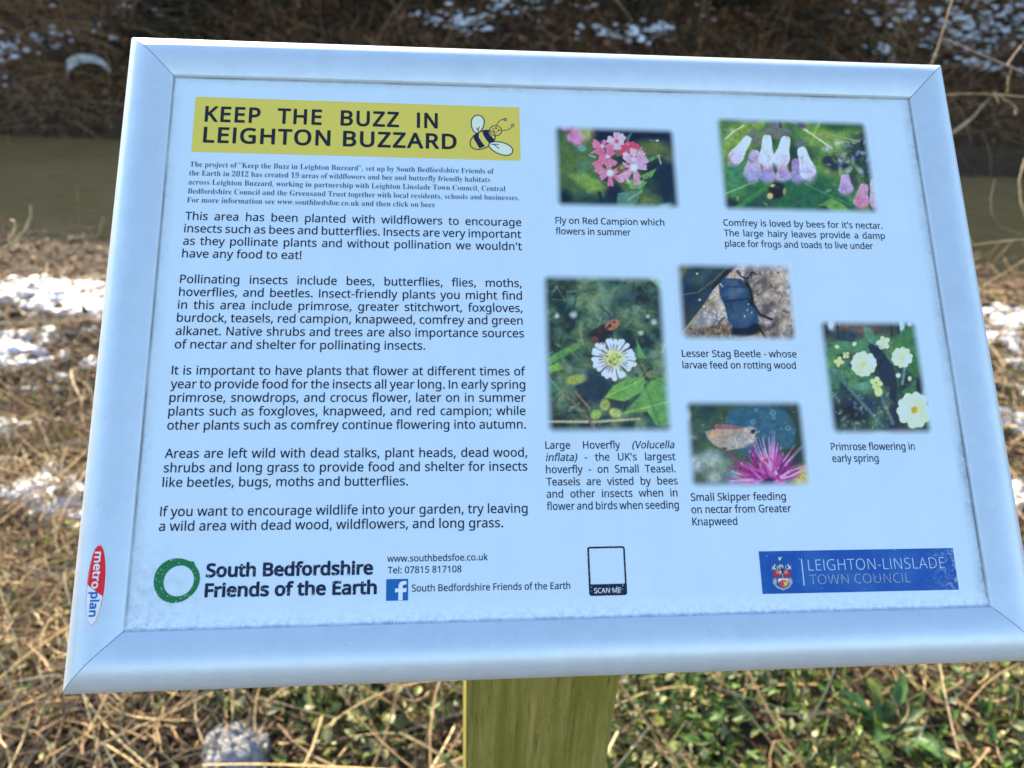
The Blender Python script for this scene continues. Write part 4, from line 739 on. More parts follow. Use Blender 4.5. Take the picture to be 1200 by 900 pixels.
for nm, ls in PARAS:
    V, F = block([text_line('regular', s, L0 - 0.4 * (y < -20), (x1 or L1), y, 4.35, not x1, SL if y > -60 else SL * 1.6, k=KX) for s, y, x1 in ls])
    on_sign(nm, V, F, INK, poster, z=0.12, label='black text beginning "%s"' % ' '.join(ls[0][0].split()[:4]))
CAPS = [
    ('Fly on Red Campion caption', [("Fly on Red Campion which", -3.3, 55.3, 58.8, 0), ("flowers in summer", -3.4, 36.2, 52.8, 0)]),
    ('Comfrey caption', [("Comfrey is loved by bees for it's nectar.", 86.6, 175.4, 59.0, 1), ("The large hairy leaves provide a damp", 86.5, 175.7, 53.1, 1), ("place for frogs and toads to live under", 86.5, 168.3, 47.1, 0)]),
    ('Stag beetle caption', [("Lesser Stag Beetle - whose", 58.7, 119.4, -13.1, 0), ("larvae feed on rotting wood", 58.6, 118.5, -19.1, 0)]),
    ('Hoverfly caption', [("Large Hoverfly (Volucella", -12.4, 51.9, -59.3, 1), ("inflata) - the UK's largest", -12.4, 51.9, -65.2, 1), ("hoverfly - on Small Teasel.", -12.5, 51.8, -71.1, 1),
      ("Teasels are visted by bees", -12.5, 52.0, -77.0, 1), ("and other insects when in", -12.6, 51.8, -82.8, 1), ("flower and birds when seeding", -12.7, 51.9, -88.6, 1)]),
    ('Primrose caption', [("Primrose flowering in", 131.4, 176.0, -61.4, 0), ("early spring", 131.3, 155.9, -67.3, 0)]),
    ('Skipper caption', [("Small Skipper feeding", 57.8, 105.9, -85.4, 0), ("on nectar from Greater", 57.6, 107.6, -91.3, 0), ("Knapweed", 57.6, 80.6, -97.1, 0)])]
for nm, ls in CAPS:
    T = []
    for s, x0, x1, y, j in ls:
        it = ''
        if '(Vol' in s: it = 'r' * s.index('(') + 'i' * (len(s) - s.index('('))
        if s.startswith('inflata'): it = 'i' * 8 + 'r' * (len(s) - 8)
        T.append(text_line('regular', s, x0, x1, y, 3.7, bool(j), SL, k=0.93, italic=it))
    V, F = block(T)
    on_sign('caption', V, F, INKW, poster, z=0.12, label='small print "%s"' % ls[0][0])

def quad(x0, x1, y0, y1, sl=SL):
    return np.array([(x0, y0), (x1, y0 + sl * (x1 - x0)), (x1, y1 + sl * (x1 - x0)), (x0, y1)], float), np.array([[0, 1, 2, 3]])

YELLOW = (212, 192, 96)
M_yel = ink('banner_yellow', YELLOW)
V, F = quad(-189.7, -20.6, 95.4, 127.1, -0.006)
banner = on_sign('heading_banner', V, F, M_yel, poster, z=0.06, label='yellow banner printed with the heading and a cartoon bee')

def merge(a, b, za=0.0, zb=0.0):
    (va, fa), (vb, fb) = a, b
    return None
def on_banner(V, F, z):
    V = np.asarray(V, float)
    return np.c_[V, np.full(len(V), z)]

# lettering joins the banner's own mesh (second material)
def append_mesh(o, V, F, mat, z, col=None):
    """add flat print to an existing print mesh as another material"""
    me = o.data
    v0 = np.empty(len(me.vertices) * 3, np.float32); me.vertices.foreach_get('co', v0)
    v0 = v0.reshape(-1, 3)
    polys = [list(p.vertices) for p in me.polygons]; mi = [p.material_index for p in me.polygons]
    V = np.c_[np.asarray(V, float), np.zeros(len(V))] / 1000.0
    V[:, 2] = z / 1000.0
    n = len(v0)
    mats = list(me.materials) + [mat]
    me2 = bpy.data.meshes.new(me.name)
    me2.from_pydata(np.r_[v0, V].tolist(), [], polys + [[int(i) + n for i in f] for f in F])
    for m in mats: me2.materials.append(m)
    me2.polygons.foreach_set('material_index', np.array(mi + [len(mats) - 1] * len(F), np.int32))
    o.data = me2
    bpy.data.meshes.remove(me)

HEAD = ink('heading_ink', (24, 32, 48))
V, F = block([text_line('bold', 'KEEP THE BUZZ IN', -184.3, -62.7, 113.0, 8.8, True, SL, k=0.97, track=0.75), text_line('bold', 'LEIGHTON BUZZARD', -184.3, -53.1, 101.0, 8.8, False, SL, track=0.75)])
append_mesh(banner, V, F, HEAD, 0.14)

# ------------------------------------------------------------------ printed pictures (painted per point on a fine grid)
class Pic:
    """raster whose X,Y run through the corner points given (tl,tr,br,bl), v down"""
    def __init__(s, w, h, quad, seed=1):
        s.w, s.h = w, h
        u, v = np.meshgrid(np.linspace(0, 1, w), np.linspace(0, 1, h))
        tl, tr, br, bl = [np.array(q, float) for q in quad]
        P = ((1 - u) * (1 - v))[..., None] * tl + (u * (1 - v))[..., None] * tr + (u * v)[..., None] * br + ((1 - u) * v)[..., None] * bl
        s.X, s.Y, s.u, s.v = P[..., 0], P[..., 1], u, v
        s.im = np.zeros((h, w, 3)); s.r = np.random.default_rng(seed); s.seed = seed * 37
        s.px = abs(tr[0] - tl[0]) / w
    def fill(s, c): s.im[:] = c
    def mottle(s, cols, size, octs=3, amount=1.0, contrast=2.2):
        n = np.clip((fbm(s.X, s.Y, 1 / size, s.seed, octs) - 0.5) * contrast + 0.5, 0, 1); s.seed += 11
        k = n * (len(cols) - 1); i = np.minimum(k.astype(int), len(cols) - 2); f = (k - i)[..., None]
        C = np.array(cols, float)
        s.put(C[i] * (1 - f) + C[i + 1] * f, np.full(s.X.shape, amount))
    def put(s, c, a):
        a = np.clip(a, 0, 1)[..., None]
        s.im = s.im * (1 - a) + np.asarray(c, float) * a
    def ell(s, cx, cy, rx, ry, c, ang=0, soft=0.25, a=1.0):
        A = R(ang); dx, dy = s.X - cx, s.Y - cy
        p = (dx * math.cos(A) + dy * math.sin(A)) / rx; q = (-dx * math.sin(A) + dy * math.cos(A)) / ry
        r = np.hypot(p, q)
        s.put(c, a * np.clip((1 + soft / 2 - r) / max(soft, 1e-3), 0, 1))
    def poly(s, pts, c, soft=None, a=1.0):
        soft = soft or s.px * 1.2
        P = np.array(pts, float); n = len(P)
        D = np.full(s.X.shape, 1e9); W = np.zeros(s.X.shape, bool)
        for i in range(n):
            (x1, y1), (x2, y2) = P[i], P[(i + 1) % n]
            dx, dy = x2 - x1, y2 - y1
            t = np.clip(((s.X - x1) * dx + (s.Y - y1) * dy) / (dx * dx + dy * dy + 1e-9), 0, 1)
            D = np.minimum(D, np.hypot(s.X - x1 - t * dx, s.Y - y1 - t * dy))
            if y1 != y2:
                W ^= ((y1 > s.Y) != (y2 > s.Y)) & (s.X < dx * (s.Y - y1) / dy + x1)
        s.put(c, a * np.clip(0.5 + np.where(W, D, -D) / soft, 0, 1))
    def line(s, pts, w, c, soft=None, a=1.0, w2=None):
        soft = soft or s.px * 1.2
        P = np.array(pts, float); D = np.full(s.X.shape, 1e9)
        m = len(P) - 1
        for i in range(m):
            (x1, y1), (x2, y2) = P[i], P[i + 1]
            dx, dy = x2 - x1, y2 - y1
            t = np.clip(((s.X - x1) * dx + (s.Y - y1) * dy) / (dx * dx + dy * dy + 1e-9), 0, 1)
            ww = w if w2 is None else w + (w2 - w) * (i + t) / m
            D = np.minimum(D, np.hypot(s.X - x1 - t * dx, s.Y - y1 - t * dy) - ww / 2)
        s.put(c, a * np.clip(0.5 - D / soft, 0, 1))
    def petals(s, cx, cy, r, n, c, c2, width=0.34, rot=0.0, notch=False, squash=1.0, wild=0.0):
        r0 = r
        for k in range(n):
            a = rot + k * 360 / n + s.r.normal(0, 4 + 12 * wild)
            r = r0 * (1 + wild * s.r.uniform(-.35, .25))
            A = R(a); d = np.array([math.cos(A), math.sin(A) * squash])
            col = np.array(c) * s.r.uniform(0.88, 1.08)
            if notch:
                for o in (-1, 1):
                    p = d * r * 0.66 + np.array([-d[1], d[0]]) * o * r * width * 0.45
                    s.ell(cx + p[0], cy + p[1], r * 0.36, r * width * 0.62, col, a + o * 14, 0.2)
            p = d * r * 0.5
            s.ell(cx + p[0], cy + p[1], r * 0.48, r * width * 0.8, col, a, 0.2)
        s.ell(cx, cy, r0 * 0.22, r0 * 0.22 * squash, c2, 0, 0.6)
    def speck(s, n, size, cols, a=0.8, stretch=1.0, region=None):
        x0, x1, y0, y1 = region or (s.X.min(), s.X.max(), s.Y.min(), s.Y.max())
        for k in range(n):
            c = cols[s.r.integers(len(cols))]
            z = size * s.r.uniform(0.5, 1.5)
            s.ell(s.r.uniform(x0, x1), s.r.uniform(y0, y1), z * stretch, z, c, s.r.uniform(0, 180), 0.7, a * s.r.uniform(0.4, 1))

M_print = attr_mat('photo_print', rough=0.38, spec=0.35)

def finish(p):
    # fine tonal texture of an enlarged snapshot: clumpy light and dark, slight colour drift, soft edges
    im = p.im
    k = p.px
    n1 = fbm(p.X, p.Y, 1 / (k * 9), p.seed + 5, 4, 0.65) - 0.5
    n2 = fbm(p.X, p.Y, 1 / (k * 2.2), p.seed + 9, 2, 0.6) - 0.5
    n3 = fbm(p.X, p.Y, 1 / (k * 16), p.seed + 17, 3) - 0.5
    im = im * (1 + 0.42 * n1 + 0.30 * n2)[..., None]
    im = im + n3[..., None] * np.array([26.0, 6.0, -26.0])
    l = im.mean(axis=2, keepdims=True)
    im = (l + (im - l) * 0.9) * 1.03
    b = im.copy()
    for ax in (0, 1):
        b = 0.6 * b + 0.2 * (np.roll(b, 1, ax) + np.roll(b, -1, ax))
    p.im = b

def emit_pic(name, p, x0, x1, y0, y1, feather, label, parent=None, z=0.06, bg=None, sl=SL):
    if feather:
        finish(p); feather *= 1.7; x0 -= 0.7; x1 += 0.7; y0 -= 0.6; y1 += 0.6
    im = np.clip(p.im, 2, 255)
    A = np.clip(lin(im) / lin((176, 214, 255)) * POSTER, 0.004, 0.86)
    if feather:
        fx = feather / (x1 - x0); fy = feather / (y1 - y0)
        d = np.minimum(np.minimum(p.u, 1 - p.u) / fx, np.minimum(p.v, 1 - p.v) / fy)
        dc = np.hypot(np.maximum(0, 1 - np.minimum(p.u, 1 - p.u) / fx), np.maximum(0, 1 - np.minimum(p.v, 1 - p.v) / fy))
        a = np.clip(1 - dc, 0, 1); a = a * a * (3 - 2 * a)
        A = A * a[..., None] + POSTER * (1 - a[..., None])
    x = x0 + p.u * (x1 - x0); y = y1 + p.v * (y0 - y1) + sl * (x - x0)
    V = np.c_[x.ravel(), y.ravel(), np.zeros(x.size)]
    return on_sign(name, V, grid_faces(p.w, p.h)[:, ::-1], M_print, parent or poster, A.reshape(-1, 3), z=z, label=label)

# red campion
p = Pic(246, 184, [(40, 138), (800, 150), (842, 668), (55, 655)], 1)
p.mottle([(14, 30, 52), (24, 52, 62), (44, 80, 62), (70, 105, 60)], 150, 3)
p.ell(560, 200, 330, 90, (16, 24, 58), 4, 0.8); p.ell(760, 430, 110, 190, (18, 38, 62), 0, 0.9)
p.ell(130, 330, 120, 160, (72, 108, 58), 0, 0.9, 0.8); p.ell(650, 285, 110, 50, (78, 106, 62), 0, 0.9); p.ell(780, 340, 60, 40, (96, 118, 76), 0, .9, .7)
p.ell(240, 190, 55, 60, (180, 190, 130), 0, 0.9, 0.7); p.ell(225, 290, 24, 20, (90, 165, 190), 0, 0.6, .8)
for q in [(125, 160), (180, 190), (205, 225), (160, 225), (195, 250)]: p.ell(q[0], q[1], 30, 26, (196, 120, 190), 20, 0.8, 0.85)
p.poly([(140, 450), (230, 440), (330, 480), (385, 530), (270, 560), (200, 510)], (104, 150, 74), 30); p.ell(250, 395, 60, 30, (70, 125, 105), -40, .8, .7)
p.ell(110, 600, 50, 60, (14, 30, 40), 0, .9); p.ell(640, 620, 70, 50, (92, 128, 80), 0, .9, .8); p.ell(730, 640, 50, 22, (150, 190, 215), -15, .8, .8)
p.line([(545, 660), (545, 560)], 22, (60, 62, 52), 8); p.line([(350, 660), (330, 560)], 16, (16, 32, 44), 10); p.ell(420, 560, 50, 60, (18, 34, 60), 0, .7)
p.poly([(490, 275), (494, 215), (535, 180), (515, 225), (505, 290)], (62, 112, 100))
p.poly([(590, 360), (700, 320), (720, 325), (640, 370)], (70, 130, 92), 8); p.poly([(600, 480), (585, 450), (680, 408), (650, 460)], (84, 146, 78), 4); p.poly([(600, 430), (690, 370), (680, 395)], (16, 26, 34), 8)
p.poly([(465, 490), (540, 475), (622, 490), (585, 535), (515, 532), (520, 515)], (96, 156, 96), 4); p.poly([(440, 560), (600, 535), (540, 640), (430, 640)], (78, 126, 112), 8); p.line([(500, 600), (590, 545)], 5, (130, 180, 160))
for a in [(265, 330, 305, 345), (690, 330, 705, 380), (280, 318, 330, 300)]: p.line([a[:2], a[2:]], 7, (170, 180, 190), 6)
p.petals(520, 315, 62, 5, (214, 70, 120), (120, 40, 60), 0.4, 20, True, wild=1.0); p.ell(470, 300, 40, 36, (200, 60, 104), 0, .5); p.ell(572, 308, 26, 20, (216, 110, 150), 0, .4)
p.petals(345, 275, 58, 6, (204, 110, 160), (230, 190, 220), 0.28, 70, True, wild=1.0); p.petals(435, 245, 58, 6, (234, 170, 206), (214, 80, 130), 0.34, 200, True, wild=1.0)
p.petals(380, 350, 84, 7, (206, 104, 156), (236, 190, 222), 0.22, 30, True, wild=1.0); p.petals(525, 335, 44, 5, (240, 190, 224), (220, 100, 150), 0.4, 60, True, wild=1.0)
p.petals(395, 440, 92, 8, (210, 116, 168), (248, 220, 236), 0.2, 100, True, wild=1.0); p.petals(540, 405, 100, 9, (222, 146, 192), (250, 226, 240), 0.17, 10, True, wild=1.0)
p.ell(460, 412, 26, 28, (108, 98, 74), 0, .5); p.ell(468, 405, 10, 10, (150, 138, 110), 0, .7); p.ell(440, 318, 14, 20, (96, 100, 80), 0, .5)
p.speck(40, 5, [(250, 220, 240), (190, 60, 120)], .5, 2, (330, 600, 230, 500)); p.line([(630, 235), (690, 240)], 3, (130, 150, 180), 8); p.ell(683, 238, 9, 6, (190, 205, 225), 0, .8)
emit_pic('photo_print', p, -3.0, 64.5, 67.6, 116.6, 3.0, 'picture of pink campion flowers')

# comfrey
p = Pic(308, 204, [(35, 80), (925, 105), (1010, 665), (85, 640)], 2)
p.mottle([(28, 62, 48), (52, 96, 56), (84, 132, 62), (120, 158, 70)], 130, 4)
p.ell(600, 540, 330, 130, (36, 98, 66), 10, 0.5); p.ell(160, 440, 170, 100, (58, 128, 92), -20, 0.7, .85); p.ell(700, 180, 200, 60, (112, 158, 56), 0, 0.9, .7)
p.ell(700, 270, 150, 70, (96, 140, 70), 20, .9, .6); p.ell(740, 135, 90, 40, (26, 70, 34), 0, .8, .8); p.ell(900, 290, 90, 90, (38, 58, 62), 0, .7); p.ell(920, 230, 40, 50, (30, 36, 44), 0, .7)
p.ell(740, 360, 70, 50, (40, 60, 52), 10, .8); p.ell(130, 600, 60, 40, (26, 44, 52), 0, .8); p.ell(280, 600, 130, 60, (28, 72, 68), -15, .8, .8)
p.line([(150, 630), (360, 480)], 30, (56, 126, 62), 16); p.line([(90, 540), (290, 460)], 6, (130, 180, 110), 5); p.line([(560, 480), (830, 600)], 4, (90, 150, 110), 5); p.line([(740, 480), (930, 640)], 40, (60, 120, 70), 20)
p.poly([(640, 600), (720, 560), (780, 590), (840, 650), (700, 640)], (92, 150, 66), 10); p.ell(670, 630, 30, 26, (24, 40, 40), 0, .7)
p.line([(430, 90), (620, 190), (820, 240)], 9, (128, 158, 100), 6); p.line([(540, 150), (720, 276)], 8, (222, 224, 214), 5); p.line([(105, 225), (150, 180), (212, 142)], 7, (214, 222, 214), 5)
p.line([(330, 130), (280, 190)], 8, (104, 140, 84), 6); p.line([(600, 250), (650, 100)], 16, (132, 178, 72), 10, .8)
p.ell(260, 105, 50, 24, (116, 116, 126), 0, .7); p.ell(540, 138, 34, 18, (84, 76, 92), 30, .6); p.ell(395, 120, 40, 60, (92, 98, 116), 0, .7); p.line([(415, 90), (422, 150)], 10, (36, 34, 60), 6)
for q in [(268, 192), (350, 182), (455, 184), (540, 246), (400, 200), (290, 240)]: p.ell(q[0], q[1], 34, 24, (96, 108, 108), 0, .6)
def bell(xt, yt, xb, yb, w, ct, cb):
    d = np.array([xb - xt, yb - yt], float); n = np.array([-d[1], d[0]]) / np.hypot(*d)
    P0 = np.array([xt, yt]); prof = [(0, .16), (.05, .25), (.16, .31), (.32, .34), (.46, .36), (.58, .43), (.70, .50), (.82, .52), (.92, .47), (.99, .36), (1.02, .22), (1.0, .12), (1.05, .04)]
    L = [P0 + d * a + n * w * b for a, b in prof]; Rr = [P0 + d * a - n * w * b for a, b in prof][::-1]
    p.poly(L + Rr, ct, 6)
    m = P0 + d * 0.86; ang = math.degrees(math.atan2(d[1], d[0]))
    p.ell(m[0], m[1], np.hypot(*d) * .3, w * .46, cb, ang, .7, .75)
    p.line([P0 + d * .3 + n * w * .18, P0 + d * .95 + n * w * .3], 4, np.array(cb) * .82, 6, .5)
for b in [(275, 285, 258, 445, 100, (170, 160, 210), (150, 156, 222)), (350, 350, 350, 460, 88, (150, 136, 196), (134, 138, 202)), (432, 360, 440, 455, 92, (170, 146, 202), (150, 142, 206)), (505, 335, 525, 462, 80, (140, 124, 186), (130, 136, 204)),
          (243, 208, 150, 350, 82, (232, 232, 250), (198, 176, 226)), (345, 198, 340, 365, 86, (240, 240, 254), (214, 190, 228)), (456, 205, 420, 368, 92, (240, 240, 254), (214, 186, 226)), (538, 268, 590, 442, 92, (216, 220, 248), (182, 172, 226)),
          (796, 425, 802, 530, 84, (182, 160, 214), (152, 136, 200)), (962, 450, 985, 610, 80, (206, 166, 206), (190, 130, 184)), (910, 480, 885, 606, 88, (196, 140, 184), (184, 116, 164))]: bell(*b)

for q in [(850, 330, 46, 20, 30), (900, 300, 50, 22, -20), (930, 250, 34, 18, 60), (860, 400, 46, 20, -50), (940, 360, 40, 18, 20), (890, 360, 30, 30, 0), (720, 370, 40, 22, 40), (690, 340, 30, 18, -30), (780, 370, 36, 18, 10), (920, 420, 40, 20, -30), (850, 460, 34, 20, 60)]:
    p.ell(q[0], q[1], q[2], q[3], [(30, 40, 66), (46, 60, 84), (40, 62, 56)][int(q[0]) % 3], q[4], .5, .9)
p.speck(40, 10, [(150, 170, 196), (110, 140, 90), (180, 196, 210)], .6, 2.0, (680, 960, 220, 420)); p.line([(880, 235), (700, 195), (600, 190)], 7, (140, 160, 120), 6)
p.ell(400, 516, 48, 44, (24, 26, 34), -20, .3); p.ell(362, 546, 17, 17, (220, 180, 120), 0, .5); p.ell(378, 490, 16, 9, (196, 180, 110), 0, .6); p.ell(444, 522, 9, 20, (170, 150, 90), 0, .6); p.ell(405, 500, 24, 14, (40, 46, 66), 0, .8)
p.speck(60, 7, [(150, 190, 120), (40, 70, 50), (190, 206, 190)], .35, 2.5)
emit_pic('photo_print', p, 86.9, 174.5, 66.9, 124.3, 3.0, 'picture of white comfrey bells with a bee')

# hoverfly on teasel
p = Pic(224, 296, [(40, 45), (655, 50), (700, 855), (62, 850)], 3)
p.mottle([(28, 48, 52), (48, 78, 70), (66, 100, 82), (96, 128, 104)], 55, 4)
for k in range(150):
    x, y = p.r.uniform(50, 680), p.r.uniform(50, 850); a = p.r.uniform(-.9, .9) + 1.57 * (p.r.random() < .4); l = p.r.uniform(25, 80)
    c = [(40, 70, 62), (96, 132, 104), (70, 108, 84), (22, 38, 46), (120, 150, 124)][p.r.integers(5)]
    p.line([(x, y), (x + l * math.cos(a), y + l * math.sin(a))], p.r.uniform(5, 14), c, 7, .55)
p.poly([(560, 55), (655, 55), (660, 150)], (140, 180, 150), 14); p.line([(470, 75), (560, 85)], 16, (70, 66, 50), 14); p.ell(470, 160, 40, 60, (56, 82, 86), 0, .8, .7)
p.ell(310, 620, 90, 80, (30, 48, 74), 0, .8, .9); p.ell(430, 700, 60, 30, (34, 44, 54), 0, .8, .8); p.ell(120, 800, 80, 60, (24, 34, 34), 0, .9, .8)
p.poly([(75, 480), (140, 440), (262, 385), (230, 430), (160, 470), (90, 510)], (86, 142, 76), 10); p.poly([(75, 520), (130, 500), (160, 530), (90, 550)], (98, 160, 74), 8); p.ell(110, 620, 40, 30, (50, 100, 92), 0, .6)
p.ell(218, 582, 50, 24, (140, 164, 84), -10, .5); p.ell(355, 705, 24, 30, (142, 160, 90), 0, .5); p.ell(310, 752, 28, 22, (132, 172, 84), -30, .4); p.ell(405, 745, 30, 22, (164, 190, 112), 20, .4)
p.poly([(350, 672), (395, 615), (470, 580), (552, 570), (545, 640), (450, 690)], (96, 160, 78), 5); p.line([(360, 668), (545, 580)], 4, (140, 196, 120), 5)
p.poly([(440, 750), (520, 670), (580, 590), (690, 560), (692, 800), (605, 805), (560, 740)], (88, 150, 78), 8); p.line([(450, 745), (680, 690)], 6, (140, 190, 110), 6); p.line([(560, 640), (620, 800)], 4, (60, 110, 66), 6); p.poly([(510, 380), (560, 480), (520, 480)], (84, 150, 92), 6)
p.line([(72, 782), (300, 786), (520, 774)], 13, (160, 158, 138), 5); p.line([(150, 640), (250, 740), (300, 810)], 12, (112, 98, 90), 8); p.line([(210, 640), (280, 720)], 9, (128, 112, 100), 7); p.line([(80, 570), (180, 680)], 9, (116, 140, 120), 8, .7)
p.line([(440, 840), (640, 850)], 12, (160, 168, 160), 10, .7); p.line([(640, 450), (665, 380)], 12, (180, 180, 160), 9, .7)
for q in [(600, 298, 14), (535, 354, 13), (125, 270, 12), (205, 262, 18), (570, 270, 10)]: p.ell(q[0], q[1], q[2], q[2], (176, 196, 200), 0, .9, .8)
for k in range(26):
    a = k * 360 / 26 + p.r.normal(0, 4); A = R(a); r0, r1 = 52, p.r.uniform(86, 106)
    p.line([(400 + r0 * math.cos(A), 480 + r0 * .96 * math.sin(A)), (400 + r1 * math.cos(A), 480 + r1 * .96 * math.sin(A))], 13, (206, 214, 240), 5, 1, 25)
for k in range(20):
    a = k * 18 + p.r.normal(0, 5); A = R(a)
    p.line([(400 + 44 * math.cos(A), 480 + 42 * math.sin(A)), (400 + 72 * math.cos(A), 480 + 69 * math.sin(A))], 5, (60, 74, 84), 4, .75)
p.ell(402, 480, 48, 46, (206, 214, 170), 0, .5); p.ell(404, 482, 30, 28, (164, 176, 84), 0, .7)
for k in range(16): p.ell(404 + p.r.normal(0, 22), 480 + p.r.normal(0, 22), 5, 5, [(96, 110, 70), (226, 232, 190)][k % 2], 0, .6)
p.ell(350, 350, 66, 34, (38, 34, 44), -38, .35); p.ell(395, 312, 38, 25, (160, 106, 84), -28, .3); p.ell(384, 318, 7, 8, (40, 30, 34), 0, .4); p.ell(404, 300, 6, 6, (60, 40, 34), 0, .5); p.ell(372, 326, 6, 10, (70, 50, 44), 30, .5)
p.ell(307, 388, 20, 18, (96, 60, 56), 0, .4); p.poly([(360, 265), (312, 372), (334, 350)], (66, 50, 48), 6, .85); p.line([(390, 350), (398, 390)], 5, (30, 30, 36)); p.line([(330, 380), (350, 410)], 5, (30, 30, 36))
emit_pic('photo_print', p, -12.0, 51.9, -52.4, 31.2, 3.2, 'picture of a hoverfly on a white teasel flower')

# stag beetle
p = Pic(246, 176, [(38, 70), (880, 85), (940, 665), (70, 650)], 4)
p.mottle([(84, 78, 80), (128, 120, 118), (158, 150, 148), (186, 178, 172)], 60, 4)
p.speck(500, 6, [(66, 60, 62), (214, 208, 200), (180, 164, 140), (96, 92, 98), (150, 142, 140)], .75, 1.3)
p.ell(300, 590, 180, 60, (92, 80, 64), 0, .9, .7); p.speck(120, 6, [(50, 46, 44), (170, 150, 120)], .8, 1.2, (150, 480, 540, 640)); p.ell(260, 470, 120, 60, (130, 140, 156), -20, .9, .6); p.speck(60, 5, [(220, 226, 236), (90, 96, 110)], .7, 1.4, (180, 400, 400, 500))
p.poly([(30, 50), (515, 60), (440, 140), (340, 250), (240, 400), (75, 600), (30, 600)], (36, 56, 74), 8)
p.poly([(30, 50), (180, 60), (60, 270), (30, 270)], (84, 100, 80), 30); p.ell(240, 110, 70, 36, (22, 30, 32), 0, .6, .8); p.ell(220, 200, 130, 40, (52, 84, 84), -40, .8, .8); p.ell(150, 310, 90, 60, (26, 44, 72), -40, .7, .9)
p.line([(500, 78), (400, 180), (320, 260)], 26, (30, 34, 42), 8); p.line([(450, 90), (330, 210), (210, 300), (75, 320)], 8, (124, 134, 92), 10, .7); p.line([(330, 330), (240, 420), (75, 600)], 12, (138, 142, 96), 7); p.ell(100, 470, 40, 70, (44, 28, 44), 20, .8, .7)
for q in [(207, 167), (222, 352), (252, 398)]: p.ell(q[0], q[1], 7, 7, (210, 220, 226), 0, .6)
p.line([(590, 370), (650, 460), (735, 495)], 16, (26, 28, 38), 5); p.line([(630, 540), (690, 622)], 15, (26, 28, 38), 5); p.line([(455, 570), (448, 640)], 10, (36, 36, 40), 5); p.line([(490, 150), (520, 190), (560, 205), (600, 155), (625, 172)], 10, (32, 32, 38), 5); p.line([(600, 155), (590, 200)], 7, (32, 32, 38)); p.line([(395, 480), (350, 520)], 10, (60, 66, 76), 6)
p.ell(545, 560, 108, 50, (18, 24, 38), -8, .3); p.ell(575, 330, 26, 130, (18, 24, 38), -12, .5)
p.poly([(385, 205), (420, 200), (520, 205), (575, 290), (585, 350), (560, 370), (630, 440), (640, 510), (560, 550), (470, 555), (420, 500), (400, 400), (365, 320), (360, 250)], (34, 62, 100), 8)
p.ell(470, 300, 70, 40, (62, 98, 140), -10, .9, .85); p.ell(440, 235, 60, 26, (52, 84, 124), 0, .8, .8); p.ell(520, 460, 90, 66, (48, 84, 124), 0, .9, .8); p.line([(400, 368), (480, 356), (580, 345)], 9, (16, 30, 54), 8); p.line([(420, 262), (540, 262)], 6, (26, 44, 74), 7); p.line([(370, 240), (385, 260)], 8, (170, 190, 210), 8)
p.line([(440, 380), (500, 545)], 4, (24, 42, 70), 6, .7); p.line([(408, 450), (412, 480)], 6, (150, 180, 205), 6)
for q in [(568, 385), (590, 445), (560, 425), (540, 470)]: p.ell(q[0], q[1], 6, 8, (160, 190, 214), 0, .6, .8)
p.ell(860, 265, 10, 11, (24, 24, 30), 0, .4); p.ell(905, 240, 40, 20, (180, 170, 176), 0, .9, .6)
emit_pic('photo_print', p, 58.3, 121.1, -5.2, 38.5, 3.2, 'picture of a dark blue beetle on gravel')

# primrose
p = Pic(200, 226, [(40, 65), (590, 70), (685, 715), (110, 710)], 5)
p.mottle([(24, 46, 58), (40, 74, 72), (58, 100, 80), (80, 126, 92)], 80, 4)
p.ell(270, 110, 110, 60, (104, 84, 84), 0, .6); p.ell(200, 170, 80, 40, (44, 62, 76), 0, .8); p.ell(100, 110, 40, 80, (60, 58, 66), 0, .8); p.ell(420, 110, 60, 50, (62, 66, 66), 0, .8)
for q in [(122, 100, 20, 34), (500, 108, 16, 34), (545, 95, 14, 20)]: p.ell(q[0], q[1], q[2], q[3], (160, 196, 230), 0, .8)
for q in [(90, 130), (152, 120), (480, 130), (525, 110), (440, 130)]: p.line([(q[0], 70), (q[0] + 8, 170)], 8, (30, 36, 44), 6)
p.poly([(440, 220), (500, 140), (560, 110), (610, 160), (620, 330), (560, 350), (470, 260)], (54, 118, 74), 14); p.poly([(470, 300), (560, 260), (620, 350), (600, 420)], (48, 104, 60), 12)
p.poly([(85, 235), (150, 190), (250, 200), (310, 180), (320, 250), (200, 260), (110, 270)], (62, 128, 96), 10); p.poly([(285, 110), (330, 120), (370, 190), (320, 195)], (70, 134, 116), 8)
p.poly([(160, 360), (280, 330), (350, 440), (300, 480), (200, 440)], (70, 128, 88), 12); p.ell(120, 420, 40, 90, (66, 118, 92), -10, .7); p.ell(290, 440, 50, 22, (90, 160, 150), 0, .8, .7); p.ell(100, 310, 40, 30, (86, 140, 70), 0, .7, .8)
p.poly([(316, 195), (390, 240), (450, 330), (478, 430), (470, 540), (430, 500), (380, 380), (330, 260)], (30, 44, 66), 6); p.ell(270, 540, 120, 60, (36, 52, 82), 10, .8, .9); p.ell(200, 600, 90, 60, (18, 32, 38), 0, .8); p.ell(480, 590, 60, 80, (34, 44, 62), 0, .7, .9)
p.poly([(500, 470), (570, 430), (610, 480), (590, 560)], (50, 108, 66), 10); p.poly([(610, 480), (640, 370), (655, 520)], (120, 160, 170), 10); p.ell(600, 440, 20, 50, (24, 36, 40), 0, .7); p.line([(520, 335), (505, 430)], 14, (96, 132, 140), 8)
p.line([(122, 342), (240, 480), (395, 655)], 17, (74, 112, 108), 7); p.line([(390, 500), (450, 640)], 20, (76, 106, 100), 10); p.ell(240, 660, 130, 40, (40, 70, 56), 10, .8); p.ell(390, 700, 60, 16, (170, 200, 200), 0, .8, .7); p.ell(500, 690, 50, 24, (70, 50, 56), 0, .8)
